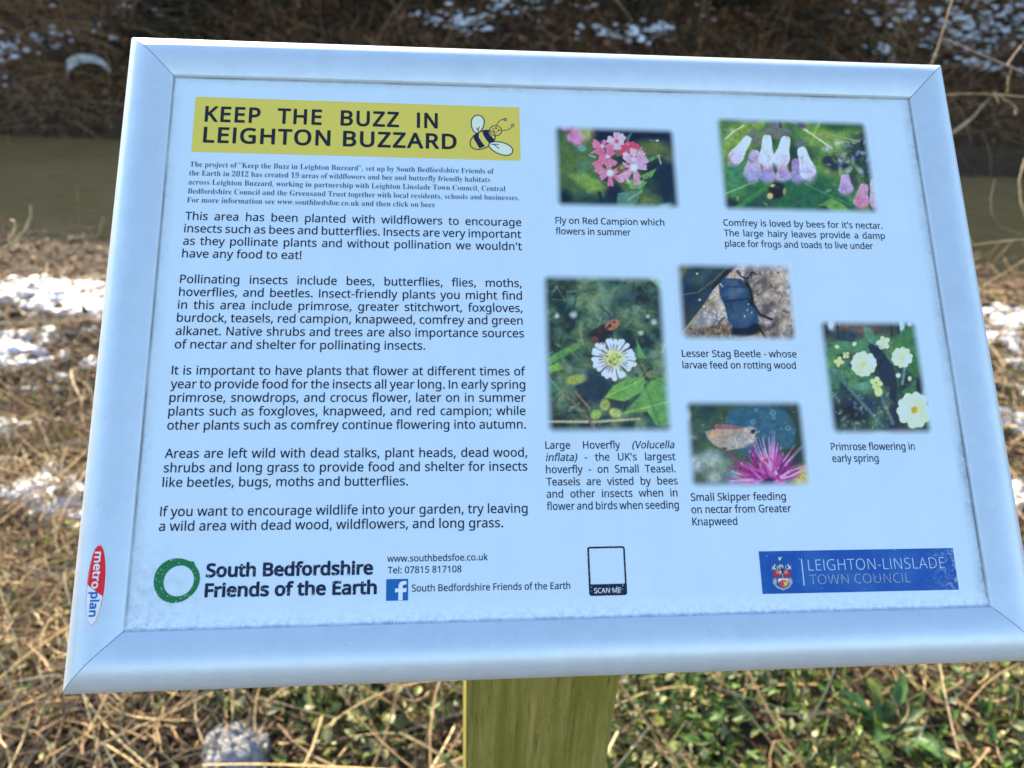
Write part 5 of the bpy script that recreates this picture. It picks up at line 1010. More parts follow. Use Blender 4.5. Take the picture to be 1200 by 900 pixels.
p.speck(90, 7, [(120, 116, 128), (160, 160, 176), (34, 48, 48)], .6, 1.5, (130, 440, 450, 690)); p.speck(60, 8, [(96, 146, 110), (30, 60, 50)], .5, 2, (80, 340, 190, 460))
PY, PC = (224, 232, 206), (214, 204, 130)
p.petals(295, 320, 68, 6, PY, PC, .44, 20, True); p.petals(503, 285, 56, 5, PY, PC, .46, 10, True); p.petals(402, 205, 40, 5, PY, (224, 216, 140), .46, 40, False); p.petals(163, 308, 30, 4, (216, 222, 150), PC, .45, 15); p.petals(200, 272, 22, 4, (208, 222, 170), (190, 200, 120), .5, 45)
p.petals(362, 424, 36, 4, (226, 226, 150), (206, 190, 90), .5, 20); p.ell(374, 472, 22, 26, (230, 228, 160), 0, .4); p.ell(482, 384, 13, 13, (206, 216, 196), 0, .5); p.ell(545, 402, 11, 14, (200, 206, 160), 0, .5); p.ell(245, 210, 12, 12, (200, 214, 180), 0, .5); p.ell(152, 225, 12, 10, (190, 210, 160), 0, .5)
p.petals(570, 572, 94, 5, (228, 236, 204), (220, 204, 110), .46, -62, True); p.ell(569, 572, 17, 17, (196, 160, 60), 0, .7)
emit_pic('photo_print', p, 132.2, 186.5, -54.2, 7.3, 3.0, 'picture of pale yellow primroses')

# skipper on knapweed
p = Pic(236, 172, [(35, 40), (825, 45), (875, 630), (70, 630)], 6)
p.mottle([(34, 60, 54), (44, 74, 64), (58, 88, 74)], 160, 3)
p.ell(530, 250, 230, 170, (44, 92, 124), 0, .14, .9); p.poly([(300, 240), (345, 120), (700, 110), (760, 250), (750, 380), (300, 300)], (44, 92, 122), 30, .8); p.ell(760, 80, 80, 60, (48, 70, 60), 0, .8, .6)
p.ell(200, 500, 160, 110, (112, 140, 140), 0, .9, .8); p.ell(120, 460, 46, 46, (150, 176, 200), 0, .9, .8); p.ell(215, 430, 60, 50, (140, 170, 180), 0, .9, .8); p.ell(230, 550, 50, 34, (160, 172, 164), 0, .9, .7); p.ell(130, 560, 60, 36, (60, 80, 66), 0, .9, .8); p.ell(300, 480, 50, 40, (120, 146, 120), 0, .9, .7); p.ell(380, 570, 60, 50, (140, 160, 190), 0, .9, .7); p.ell(95, 295, 40, 16, (120, 140, 130), 0, .9, .7)
p.ell(820, 560, 90, 80, (170, 170, 92), 0, .7); p.ell(690, 640, 120, 30, (150, 130, 170), 0, .9)
p.poly([(180, 258), (240, 242), (400, 240), (490, 232), (505, 275), (480, 335), (385, 372), (305, 384), (235, 345), (195, 300)], (160, 150, 142), 6)
p.poly([(200, 268), (300, 246), (285, 275), (250, 295), (208, 300)], (184, 150, 120), 12); p.poly([(236, 212), (330, 214), (440, 234), (380, 248), (240, 242)], (136, 92, 100), 6); p.line([(238, 210), (238, 244)], 9, (70, 44, 60), 5)
for k in range(8): p.line([(250 + k * 22, 300 + k * 2), (460, 262 + k * 9)], 4, (126, 116, 116), 6, .6)
p.ell(420, 320, 80, 40, (150, 160, 176), -12, .8, .9); p.ell(470, 260, 40, 30, (172, 162, 156), 0, .7); p.ell(490, 262, 15, 14, (24, 34, 60), 0, .4); p.ell(300, 372, 20, 10, (84, 74, 76), 0, .6); p.line([(500, 270), (530, 262)], 5, (150, 170, 190), 6)
p.speck(50, 6, [(200, 196, 200), (130, 126, 140), (190, 170, 150)], .6, 2, (330, 500, 240, 360))
for k in range(130):
    a = p.r.uniform(178, 352); A = R(a); l = (250 if 220 < a < 330 else 270) * p.r.uniform(.45, 1.0); x0 = 590 + p.r.normal(0, 40); y0 = 570 + p.r.normal(0, 22)
    c = [(132, 34, 128), (156, 52, 152), (176, 84, 178), (112, 26, 112), (150, 44, 140), (206, 156, 222)][p.r.integers(6)]
    p.line([(x0 + 30 * math.cos(A), y0 + 30 * math.sin(A)), (x0 + l * math.cos(A), y0 + l * .98 * math.sin(A))], 20, c, 6, .95, 4)
for k in range(16):
    a = p.r.uniform(230, 340); A = R(a); l = p.r.uniform(230, 320); p.line([(600 + 140 * math.cos(A), 570 + 140 * math.sin(A)), (600 + l * math.cos(A), 570 + l * math.sin(A))], 8, (196, 150, 210), 5, .9, 3)
p.ell(575, 585, 46, 22, (40, 24, 60), -15, .6); p.ell(600, 460, 30, 70, (176, 110, 190), 5, .9, .5)
for q in [(490, 200, 17), (620, 140, 20), (718, 240, 18), (510, 120, 12), (612, 265, 15), (625, 175, 12)]:
    p.ell(q[0], q[1], q[2], q[2], (120, 150, 172), 0, .5, .7); p.ell(q[0], q[1], q[2] * .6, q[2] * .6, (60, 104, 132), 0, .5, .8)
p.speck(40, 5, [(170, 190, 200)], .5, 1.2); p.ell(62, 150, 28, 44, (190, 200, 200), 0, .8, .7); p.ell(850, 440, 20, 26, (200, 210, 220), 0, .9, .7)
emit_pic('photo_print', p, 57.6, 119.4, -79.6, -35.0, 3.0, 'picture of a small butterfly on a purple thistle-like flower')

# bee drawn on the banner
p = Pic(150, 142, [(110, 90), (880, 100), (890, 850), (110, 840)], 7)
yc = YELLOW; dk = (22, 40, 58)
p.fill(yc)
def egg(cx, cy, rx, ry, ang, fillc, w=17, taper=0.0):
    A = R(ang); pts = []
    for k in range(48):
        th = 2 * math.pi * k / 48; k2 = 1 - taper * (1 + math.sin(th)) / 2 * 0.55
        x, y = rx * math.cos(th) * k2, ry * math.sin(th)
        pts.append((cx + x * math.cos(A) - y * math.sin(A), cy + x * math.sin(A) + y * math.cos(A)))
    p.poly(pts, fillc, 8); p.line(pts + pts[:1], w, dk, 8)
egg(345, 548, 222, 142, -33, yc)
egg(552, 385, 96, 88, 0, yc, 14)
A = R(-33)
def body(s, tt): return (345 + s * math.cos(A) - tt * math.sin(A), 548 + s * math.sin(A) + tt * math.cos(A))
p.poly([(195, 470), (285, 425), (282, 505), (330, 590), (382, 660), (290, 698), (240, 600), (205, 540)], (18, 28, 70), 8)
p.poly([(340, 385), (440, 385), (455, 450), (530, 540), (500, 600), (450, 612), (385, 520), (350, 450)], (18, 28, 70), 8)
egg(265, 275, 120, 158, 6, (206, 222, 216), 17, 0.55)
egg(632, 688, 118, 200, 109, (200, 222, 222), 17, 0.45)
p.line([(285, 415), (262, 365), (245, 345)], 13, dk, 8); p.line([(272, 385), (290, 325)], 13, dk, 8)
p.line([(480, 622), (600, 622)], 13, dk, 8); p.line([(515, 622), (602, 690)], 13, dk, 8)
p.line([(450, 385), (505, 405), (545, 455), (540, 545)], 12, dk, 8)
p.ell(560, 340, 17, 17, dk, 0, .3); p.ell(602, 380, 17, 17, dk, 0, .3); p.line([(515, 360), (520, 395), (545, 415), (575, 412)], 12, dk, 8); p.line([(505, 355), (522, 350)], 9, dk, 8)
p.line([(570, 290), (595, 235), (640, 192), (690, 182)], 11, dk, 8); p.line([(652, 378), (720, 375), (785, 345), (820, 300)], 11, dk, 8)
egg(708, 184, 22, 22, 0, (150, 156, 140), 11); egg(830, 284, 19, 24, 0, (190, 186, 90), 11)
# corner points of the picture in panel mm
emit_pic('bee_emblem', p, -48.4, -22.6, 96.2, 121.6, 0, 'cartoon bee with striped body and pale wings', z=0.12)

# ------------------------------------------------------------------ logos along the foot of the poster
th = np.linspace(0, 2 * math.pi, 72, endpoint=False)
ro = 10.0 + 0.18 * np.sin(3 * th + 1) + 0.9 * np.exp(-((th - 0.86) / 0.10) ** 2)
outer = np.c_[-180.9 + ro * np.cos(th), -117.0 + ro * np.sin(th) * 0.97]
ri = 6.7 + 0.12 * np.sin(2 * th)
inner = np.c_[-179.9 + ri * np.cos(th) * 0.98, -117.3 + ri * np.sin(th)]
i = np.arange(72); j = (i + 1) % 72
ringF = np.stack([i, j, 72 + j, 72 + i], axis=1)[:, ::-1]
on_sign('ring_logo', np.r_[outer, inner], ringF[:, ::-1], ink('logo_green', (18, 108, 66), 0.05), poster, z=0.12, label='green brush-stroke ring')
V, F = block([text_line('black', 'South Bedfordshire', -168.3, -93.7, -115.8, 5.9, False, -0.006), text_line('black', 'Friends of the Earth', -168.3, -91.2, -124.5, 5.9, False, -0.006)])
on_sign('group_name', V, F, ink('bold_ink', (10, 24, 62), 0.05), poster, z=0.12, label='bold lettering South Bedfordshire Friends of the Earth')
V, F = block([text_line('regular', 'www.southbedsfoe.co.uk', -87.5, -41.1, -111.0, 3.0, False, SL), text_line('regular', 'Tel: 07815 817108', -87.2, -53.2, -116.2, 3.0, False, SL),
              text_line('regular', 'South Bedfordshire Friends of the Earth', -76.1, -2.4, -124.5, 3.1, False, -0.008)])
on_sign('contact_text', V, F, INK, poster, z=0.12, label='web address and telephone number in small print')
V, F = quad(-87.8, -77.8, -128.3, -118.7)
fb = on_sign('social_logo', V, F, ink('logo_blue', (16, 92, 182)), poster, z=0.06, label='blue square with a white letter f')
fw = [(-82.2, -128.2), (-80.3, -128.2), (-80.3, -124.6), (-78.7, -124.6), (-78.45, -122.9), (-80.3, -122.9), (-80.3, -121.9), (-79.9, -121.3), (-78.6, -121.2), (-78.6, -119.8), (-80.1, -119.7), (-81.6, -120.2), (-82.2, -121.6), (-82.2, -122.9), (-83.7, -122.9), (-83.7, -124.6), (-82.2, -124.6)]
append_mesh(fb, np.array(fw), [list(range(len(fw)))], ink('logo_white', (205, 228, 255)), 0.14)
# scan-me tag: its code is left blank
def rrect(x0, x1, y0, y1, r, n=5):
    pts = []
    for cx, cy, a0 in ((x1 - r, y1 - r, 0), (x0 + r, y1 - r, 90), (x0 + r, y0 + r, 180), (x1 - r, y0 + r, 270)):
        for k in range(n):
            a = R(a0 + 90 * k / (n - 1)); pts.append((cx + r * math.cos(a), cy + r * math.sin(a)))
    return np.array(pts)
o_ = rrect(5.9, 23.9, -128.5, -106.1, 1.2); i_ = rrect(6.8, 23.1, -123.3, -106.9, 0.5)
n = len(o_); i = np.arange(n); j = (i + 1) % n
tagm = on_sign('scan_tag', np.r_[o_, i_], np.stack([i, j, n + j, n + i], axis=1), INKW, poster, z=0.12, label='black-edged tag with the words scan me')
V, F = text_line('regular', 'SCAN ME', 8.3, 21.3, -127.2, 2.2, False)
append_mesh(tagm, V, F, ink('tag_white', (190, 220, 255)), 0.2)
# town council panel
t = NT('council_blue')
a0, a1 = tuple(alb((8, 74, 172))), tuple(alb((40, 100, 186)))
c = t.mix(t.ramp(t.noise(55, 3), [(0.45, 0.0), (0.68, 0.6)]), a0, a1)
co = t.coord(); sp = t.node('ShaderNodeSeparateXYZ'); t.link(co, sp.inputs[0])
edge = t.math('MULTIPLY', t.math('SUBTRACT', sp.outputs[0], 0.172), 60.0, True)
c = t.mix(t.math('MULTIPLY', edge, t.ramp(t.noise(420, 4, 0.7), [(0.50, 0.0), (0.64, 0.7)])), c, tuple(POSTER * 0.75))
c = t.mix(t.ramp(t.noise(620, 3), [(0.66, 0.0), (0.72, 0.6)]), c, tuple(alb((120, 165, 225))))
t.base(c); t.setv(Roughness=0.35, Specular_IOR_Level=0.4)
V, F = quad(89.1, 187.4, -129.7, -109.9, -0.004)
council = on_sign('council_logo', V, F, t.m, poster, z=0.06, label='blue panel with a small coat of arms and the town council name')
V, F = text_line('light', 'LEIGHTON-LINSLADE', 112.9, 183.3, -119.5, 5.2, False, SL)
append_mesh(council, V, F, ink('pale_lettering', (150, 190, 236), 0.03), 0.14)
V, F = text_line('light', 'TOWN COUNCIL', 112.9, 163.9, -125.8, 4.4, False, SL)
append_mesh(council, V, F, ink('dull_lettering', (120, 148, 176), 0.09), 0.14)
V, F = quad(109.6, 110.2, -126.3, -113.8)
append_mesh(council, V, F, bpy.data.materials['pale_lettering'], 0.14)
p = Pic(60, 84, [(120, 120), (680, 120), (700, 820), (130, 820)], 8)
p.fill((8, 74, 172))
p.ell(370, 200, 20, 30, (220, 226, 240), 10, .5); p.line([(345, 165), (370, 200), (415, 165)], 16, (190, 200, 220), 10); p.ell(375, 260, 34, 26, (60, 70, 60), 0, .6)
for sx in (-1, 1):
    x = lambda q: 395 + sx * q
    p.line([(x(195), 400), (x(185), 330)], 14, (190, 180, 130), 12); p.line([(x(170), 360), (x(120), 400)], 22, (226, 220, 170), 14); p.line([(x(170), 380), (x(135), 310)], 20, (236, 238, 232), 12); p.line([(x(85), 400), (x(90), 330)], 14, (170, 200, 230), 12)
    p.ell(x(130), 480, 60, 70, (140, 40, 84), 0, .6); p.ell(x(80), 450, 46, 36, (206, 120, 70), 0, .6); p.ell(x(75), 520, 56, 30, (150, 44, 40), 0, .6); p.ell(x(160), 620, 40, 60, (160, 160, 150), 0, .7); p.ell(x(165), 270, 30, 16, (96, 60, 110), 0, .8)
    p.line([(x(190), 640), (x(120), 730), (x(0), 775)], 34, (150, 160, 176), 16)
p.ell(382, 350, 52, 44, (186, 192, 176), 0, .4); p.ell(385, 360, 26, 20, (90, 100, 84), 0, .6); p.ell(400, 425, 30, 54, (20, 34, 70), 0, .5); p.ell(365, 450, 20, 40, (180, 190, 200), 0, .6); p.line([(405, 480), (405, 590)], 16, (214, 150, 110), 10)
p.poly([(300, 570), (515, 570), (510, 640), (305, 640)], (224, 224, 236), 14); p.ell(415, 670, 98, 76, (60, 50, 60), 0, .25); p.ell(415, 670, 84, 64, (206, 120, 70), 0, .4); p.ell(380, 668, 40, 44, (196, 50, 70), 0, .6); p.ell(440, 670, 22, 34, (236, 190, 90), 0, .6); p.ell(478, 660, 22, 36, (180, 180, 110), 0, .6)
emit_pic('coat_of_arms', p, 93.2, 106.6, -128.9, -111.7, 0, 'tiny red, white and gold coat of arms', z=0.12)

# maker's badge on the left rail
def badge():
    # follows the rail's surface: u across the rail from its inner edge
    prof = np.array(PROF[3:13])
    def h(u): return np.interp(u, prof[:, 0], prof[:, 1])
    cx, cy, rx, ry = -213.4, -117.9, 4.3, 17.6
    def surf(P, z):
        P = np.asarray(P, float)
        return np.c_[P, h(-P[:, 0] - PW * 500) + z]
    th = np.linspace(0, 2 * math.pi, 60, endpoint=False)
    def disc(k, z, cond=None):
        rr = np.linspace(0, 1, 7)[1:]
        V = [np.array([[cx, cy]])] + [np.c_[cx + rx * k * r * np.cos(th), cy + (ry - rx * (1 - k)) * r * np.sin(th)] for r in rr]
        V = np.concatenate(V); i = np.arange(60); j = (i + 1) % 60
        F3 = np.stack([0 * i, 1 + i, 1 + j], axis=1)
        F4 = np.concatenate([np.stack([1 + 60 * q + i, 1 + 60 * (q + 1) + i, 1 + 60 * (q + 1) + j, 1 + 60 * q + j], axis=1) for q in range(5)])
        return surf(V, z), F3, F4
    parts = []
    V0, F3, F4 = disc(1.0, 0.15); parts.append((V0, [F3, F4], 0))
    V1, F3, F4 = disc(0.90, 0.25); parts.append((V1, [F3, F4], 1))
    # white ground
    V2, F3, F4 = disc(0.84, 0.35); parts.append((V2, [F3, F4], 0))
    # red upper part, cut on a slant
    g = []
    for yy in np.linspace(-1.0, 1.0, 61):
        g.append(yy)
    rows = []
    for yy in np.linspace(0.99, -0.32, 40):
        w_ = rx * 0.80 * math.sqrt(max(0, 1 - yy * yy))
        xs = np.linspace(-w_, w_, 9)
        lim = -2.6 - 0.75 * xs           # slanted lower edge, in mm from the centre
        y = np.maximum(yy * ry * 0.95, lim)
        rows.append(np.c_[cx + xs * 1.04 + 0.1, cy + y])
    Vr = np.concatenate(rows)
    parts.append((surf(Vr, 0.45), [grid_faces(9, 40)[:, ::-1]], 1))
    for s, mat, a, b in (('metro', 0, 14.0, -2.3), ('plan', 2, -3.2, -14.2)):
        V, F = text_line('bold', s, 0, a - b, 0, 3.4 if s == 'metro' else 3.6, False)
        V = np.c_[cx - 1.35 + V[:, 1] + 0.12 * 0, cy + a - V[:, 0]]
        parts.append((surf(V, 0.55), [F], mat))
    VV, FF, mi, n = [], [], [], 0
    for V, F, m in parts:
        VV.append(V)
        for f in F:
            for q in f:
                FF.append([int(k) + n for k in q]); mi.append(m)
        n += len(V)
    me = bpy.data.meshes.new('badge')
    me.from_pydata((np.concatenate(VV) / 1000).tolist(), [], FF)
    for m in (ink('badge_white', (214, 230, 252)), ink('badge_red', (196, 30, 48)), ink('badge_blue', (28, 84, 190))): me.materials.append(m)
    me.polygons.foreach_set('material_index', np.array(mi, np.int32))
    o = bpy.data.objects.new('maker_badge', me); COL.objects.link(o); o.parent = rails['left']
    o['label'] = 'small red and white oval maker badge reading metroplan'
badge()

# ------------------------------------------------------------------ ground cover of the near bank
STRAW = [(0.52, 0.37, 0.18), (0.40, 0.27, 0.13), (0.62, 0.48, 0.26), (0.26, 0.165, 0.080), (0.34, 0.21, 0.11)]
DEAD = [(0.16, 0.095, 0.05), (0.23, 0.145, 0.075), (0.095, 0.056, 0.032), (0.32, 0.22, 0.12)]
GREEN = [(0.11, 0.15, 0.025), (0.17, 0.20, 0.035), (0.25, 0.27, 0.08), (0.07, 0.11, 0.025), (0.32, 0.31, 0.13)]
PALE = [(0.42, 0.41, 0.19), (0.52, 0.47, 0.26), (0.32, 0.34, 0.16)]

M_straw = attr_mat('dry_straw', 0.65, 0.35, 60)
M_dead = attr_mat('dead_leaf', 0.75, 0.25, 90, 0.15)
M_green = attr_mat('green_leaf', 0.5, 0.45, 70, 0.3)

def snow_mask(x, y):
    """> 0 where snow lies on the near bank"""
    d = y - y_near(x)
    band = np.interp(d, [-3.4, -3.0, -2.3, -1.85, -1.72, -1.38, -1.26], [-0.30, 0.02, 0.10, 0.10, 0.30, 0.32, -0.4])
    band = band - np.interp(x, [-0.9, 0.6, 3], [0.0, 0.10, 0.12])
    spot = 0.45 * np.exp(-(((x + 1.33) / 0.20) ** 2 + ((y - 1.36) / 0.10) ** 2)) + 0.35 * np.exp(-(((x + 1.02) / 0.07) ** 2 + ((y - 1.28) / 0.05) ** 2))
    return 0.85 * (fbm(x, y, 6.0, 51, 3, 0.6) - 0.55) + 0.65 * (fbm(x, y, 24.0, 55, 4, 0.7) - 0.53) + band * 0.8 + spot

def scatter(n, x0, x1, y0, y1, dens=None):
    out = np.zeros((0, 2))
    while len(out) < n:
        p = np.c_[rng.uniform(x0, x1, n), rng.uniform(y0, y1, n)]
        if dens is not None:
            p = p[rng.random(n) < dens(p[:, 0], p[:, 1])]
        out = np.r_[out, p]
    return out[:n]

def lying_stems(n, area, lmin, lmax, rmin, rmax, lift, cols, tilt=0.25, bend=0.6, dens=None, K=6, az=None):
    p = scatter(n, *area, dens)
    a = rng.uniform(0, 2 * math.pi, n) if az is None else rng.normal(az[0], az[1], n)
    L = rng.uniform(lmin, lmax, n) * rng.uniform(0.6, 1.0, n)
    tt = np.linspace(-0.5, 0.5, K)
    b = rng.normal(0, bend, n)
    ang = a[:, None] + b[:, None] * tt[None]
    step = (L / (K - 1))[:, None]
    dx = np.cumsum(np.cos(ang) * step, axis=1); dy = np.cumsum(np.sin(ang) * step, axis=1)
    x = p[:, :1] + dx - dx.mean(1, keepdims=True); y = p[:, 1:] + dy - dy.mean(1, keepdims=True)
    gz = ground_z(x, y)
    base = gz.mean(1, keepdims=True) * 0.65 + gz * 0.35
    tl = rng.normal(0, tilt, n)
    z = base + (np.abs(rng.normal(0, lift, n)) + 0.008)[:, None] + tl[:, None] * tt[None] * L[:, None] + 0.12 * L[:, None] * rng.normal(0, 1, n)[:, None] * (tt[None] ** 2 - 0.1)
    z = np.maximum(z, gz + 0.002)
    r = rng.uniform(rmin, rmax, n)[:, None] * np.linspace(1.0, 0.6, K)[None]
    return tubes(np.stack([x, y, z], axis=-1), r, pick(cols, n, 0.22))

def flat_leaves(n, area, lmin, lmax, cols, lift, aspect=0.5, dens=None, tilt=0.5, curl=0.25):
    p = scatter(n, *area, dens)
    a = rng.uniform(0, 2 * math.pi, n)
    d = np.c_[np.cos(a), np.sin(a), rng.normal(0.05, tilt, n)]
    up = np.c_[rng.normal(0, tilt * 0.8, n), rng.normal(0, tilt * 0.8, n), np.ones(n)]
    L = rng.uniform(lmin, lmax, n)
    z = ground_z(p[:, 0], p[:, 1]) + np.abs(rng.normal(0, lift, n)) + 0.006
    return leaves(np.c_[p, z], d, up, L, L * aspect * rng.uniform(0.7, 1.2, n), pick(cols, n, 0.22), rng.normal(curl, 0.25, n))

def combine(parts):
    V, F3, F4, C, n = [], [], [], [], 0
    for v, f, c in parts:
        for q in (f if isinstance(f, list) else [f]):
            (F3 if q.shape[1] == 3 else F4).append(q + n)
        V.append(v); C.append(c); n += len(v)
    F = []
    if F3: F.append(np.concatenate(F3))
    if F4: F.append(np.concatenate(F4))
    return np.concatenate(V), F, np.concatenate(C)

def stuff(name, parts, mat, label):
    V, F, C = combine(parts)
    return tag(link(name, mesh(V, F, C), mat), label, None, None, 'stuff')

NEAR = (-2.3, 2.6, 0.05, 2.2)
MID = (-3.6, 4.2, 1.6, 3.25)
WIDE = (-5.5, 5.5, -2.5, 3.1)
nosnow = lambda x, y: np.where(snow_mask(x, y) > 0.02, 0.25, 1.0)
clump = lambda x, y: np.clip(3.4 * (fbm(x, y, 5.0, 71, 3) - 0.36), 0.04, 1) * np.interp(x, [-0.5, -0.2], [1.0, 0.7]) * nosnow(x, y)
green_d = lambda x, y: np.clip(4.5 * (fbm(x, y, 4.5, 81, 3) - 0.38), 0.04, 1) * nosnow(x, y) * np.interp(y, [0.9, 1.7], [1, 0.18]) * np.interp(x, [-1.3, -0.4], [0.5, 1])

stuff('dry_grass', [
    lying_stems(6500, NEAR, 0.06, 0.26, 0.0008, 0.0021, 0.022, STRAW + DEAD, 0.30, 0.9, clump),
    lying_stems(800, NEAR, 0.25, 0.7, 0.0013, 0.0030, 0.045, STRAW, 0.25, 0.6, nosnow, 8),
    lying_stems(2600, NEAR, 0.04, 0.14, 0.0008, 0.0018, 0.04, STRAW, 0.9, 1.4, clump),
    lying_stems(3400, MID, 0.12, 0.5, 0.0014, 0.0032, 0.03, STRAW + DEAD * 2, 0.25, 0.8, nosnow),
    lying_stems(1200, MID, 0.1, 0.35, 0.0014, 0.003, 0.05, STRAW, 0.5, 0.8, None),
    lying_stems(4200, (-1.9, -0.45, 0.6, 1.7), 0.06, 0.3, 0.0010, 0.0024, 0.03, STRAW, 0.3, 0.8, None),
    lying_stems(900, (-4.0, 4.5, 2.9, 4.6), 0.1, 0.5, 0.0016, 0.004, 0.02, DEAD + STRAW[3:], 0.25, 0.8, lambda x, y: (y < y_near(x) - 0.1) * 1.0),
    lying_stems(500, (-4.0, 4.5, 3.9, 4.7), 0.12, 0.4, 0.0014, 0.003, 0.05, STRAW[2:], 0.9, 0.6, lambda x, y: (np.abs(y - y_near(x) + 0.15) < 0.2) * 1.0),
    lying_stems(420, MID, 0.4, 0.9, 0.0022, 0.0042, 0.06, STRAW, 0.15, 0.5, None, 8, (0.05, 0.5)),
    lying_stems(3000, WIDE, 0.1, 0.4, 0.0014, 0.003, 0.03, STRAW, 0.3, 0.9, None, 5)],
    M_straw, 'tangled mat of dry straw-coloured grass stems on the near bank')
stuff('leaf_litter', [
    flat_leaves(9000, NEAR, 0.012, 0.038, DEAD, 0.012, 0.55, None, 0.6, 0.4),
    flat_leaves(9000, MID, 0.02, 0.05, DEAD[:1] + DEAD[2:3] * 2, 0.012, 0.55, nosnow, 0.6, 0.4),
    flat_leaves(3500, (-4.0, 4.5, 2.9, 4.6), 0.02, 0.06, DEAD, 0.012, 0.55, lambda x, y: (y < y_near(x) - 0.08) * 1.0, 0.5, 0.4),
    flat_leaves(4000, WIDE, 0.02, 0.05, DEAD, 0.012, 0.55, None, 0.6, 0.4)],
    M_dead, 'brown dead leaves lying between the grass stems')
stuff('ground_cover', [
    flat_leaves(14000, NEAR, 0.006, 0.028, GREEN, 0.032, 0.62, green_d, 0.55, 0.2),
    flat_leaves(4500, NEAR, 0.018, 0.05, GREEN[:4], 0.03, 0.26, green_d, 0.7, 0.3),
    lying_stems(1500, (-1.3, 1.5, 0.3, 1.1), 0.05, 0.16, 0.0009, 0.0018, 0.02, [(0.10, 0.19, 0.03), (0.16, 0.24, 0.05), (0.22, 0.28, 0.08)], 1.1, 0.7, green_d),
    flat_leaves(700, (0.35, 1.35, 0.35, 0.85), 0.02, 0.045, [(0.08, 0.17, 0.03), (0.13, 0.23, 0.04)], 0.03, 0.4, None, 0.8, 0.3),
    flat_leaves(2600, NEAR, 0.006, 0.024, PALE, 0.040, 0.70, green_d, 0.45, 0.1),
    flat_leaves(350, (-1.2, 1.4, 0.3, 0.95), 0.022, 0.042, PALE + GREEN, 0.04, 0.5, None, 0.6, 0.2),
    flat_leaves(1500, MID, 0.015, 0.035, GREEN[:1] + GREEN[3:4], 0.02, 0.6, clump, 0.5, 0.2),
    flat_leaves(2500, WIDE, 0.015, 0.04, GREEN, 0.025, 0.6, None, 0.5, 0.2),
    lying_stems(1300, NEAR, 0.06, 0.2, 0.0009, 0.0018, 0.03, GREEN[:3], 0.5, 1.0, green_d)],
    M_green, 'low green weeds and moss growing through the dry grass')

# ------------------------------------------------------------------ snow
t = NT('old_snow')
t.base((0.80, 0.82, 0.86))
t.setv(Roughness=0.6, Specular_IOR_Level=0.3, Subsurface_Weight=0.15)
t.b.inputs['Subsurface Radius'].default_value = (0.02, 0.022, 0.025)
t.bump(t.noise(90, 4, 0.7), 0.4, 0.01)
M_snow = t.m
sx, sy = np.arange(-4.2, 4.6, 0.013), np.arange(1.15, 3.25, 0.013)
SX, SY = np.meshgrid(sx, sy)
m = snow_mask(SX, SY)
h = np.where(m > 0, 0.006 + 0.022 * np.sqrt(np.clip(m, 0, 0.3) / 0.3), -0.05 + 0.0 * m)
h = h + np.where(m > 0, 0.020 * (fbm(SX, SY, 26.0, 91, 4) - 0.5), 0)
SZ = ground_z(SX, SY) + h
keep = np.maximum.reduce([m[:-1, :-1], m[1:, :-1], m[:-1, 1:], m[1:, 1:]]).ravel() > 0
V = np.c_[SX.ravel(), SY.ravel(), SZ.ravel()]; F = grid_faces(len(sx), len(sy))[keep]
used = np.unique(F); rem = np.full(len(V), -1); rem[used] = np.arange(len(used))
snow_parts = [(V[used], [rem[F]])]

def ico(sub=2):
    import bmesh
    b = bmesh.new(); bmesh.ops.create_icosphere(b, subdivisions=sub, radius=1.0)
    V = np.array([v.co[:] for v in b.verts]); F = np.array([[v.index for v in f.verts] for f in b.faces]); b.free()
    return V, F
ICO_V, ICO_F = ico(2)
def blob(c, sx_, sy_, sz_, seed, rough=0.3):
    n = 1 + rough * 2 * (fbm(ICO_V[:, 0] + seed * 3.1, ICO_V[:, 1] + ICO_V[:, 2] * 1.7 + seed, 1.6, 131, 2) - 0.5)
    return np.array(c) + ICO_V * n[:, None] * np.array([sx_, sy_, sz_]), ICO_F

def far_h(x, e):
    return ground_z(x, y_far(x) + e)
for cx_, ce_, rx_, re_, n_ in [(0.09, 1.18, 0.26, 0.10, 55), (-0.2, 1.2, 0.12, 0.06, 14), (0.56, 1.45, 0.28, 0.12, 40), (0.85, 1.62, 0.35, 0.10, 36), (2.0, 1.15, 0.30, 0.10, 50), (1.5, 1.16, 0.2, 0.1, 16),
                               (1.4, 1.6, 0.3, 0.15, 20), (2.8, 1.4, 0.4, 0.25, 14), (4.35, 1.02, 0.10, 0.04, 16), (4.75, 1.5, 0.45, 0.2, 60), (5.2, 1.22, 0.35, 0.14, 60), (5.55, 1.5, 0.40, 0.2, 90), (5.9, 1.25, 0.3, 0.2, 50),
                               (5.9, 1.7, 0.4, 0.2, 70), (5.2, 0.84, 0.35, 0.05, 30), (5.9, 0.7, 0.3, 0.1, 16), (-4.38, 0.72, 0.16, 0.13, 34), (-4.4, 0.36, 0.08, 0.06, 10), (-4.0, 0.95, 0.5, 0.18, 26), (-3.3, 1.2, 0.4, 0.2, 10), (7.2, 1.2, 0.8, 0.5, 90), (-6.0, 1.0, 0.8, 0.4, 60)]:
    for k in range(n_):
        x = cx_ + rng.normal(0, 0.6) * rx_; e = ce_ + rng.normal(0, 0.6) * re_
        s_ = rng.uniform(0.008, 0.034) if n_ > 14 else rng.uniform(0.008, 0.022)
        v, f = blob((x, y_far(x) + e, float(far_h(x, e)) + rng.uniform(0.04, 0.16)), s_ * rng.uniform(0.8, 2.0), s_ * rng.uniform(0.7, 1.4), s_ * rng.uniform(0.35, 0.8), k + cx_ * 13, 0.6)
        snow_parts.append((v, [f]))
VV, F3, F4, n = [], [], [], 0
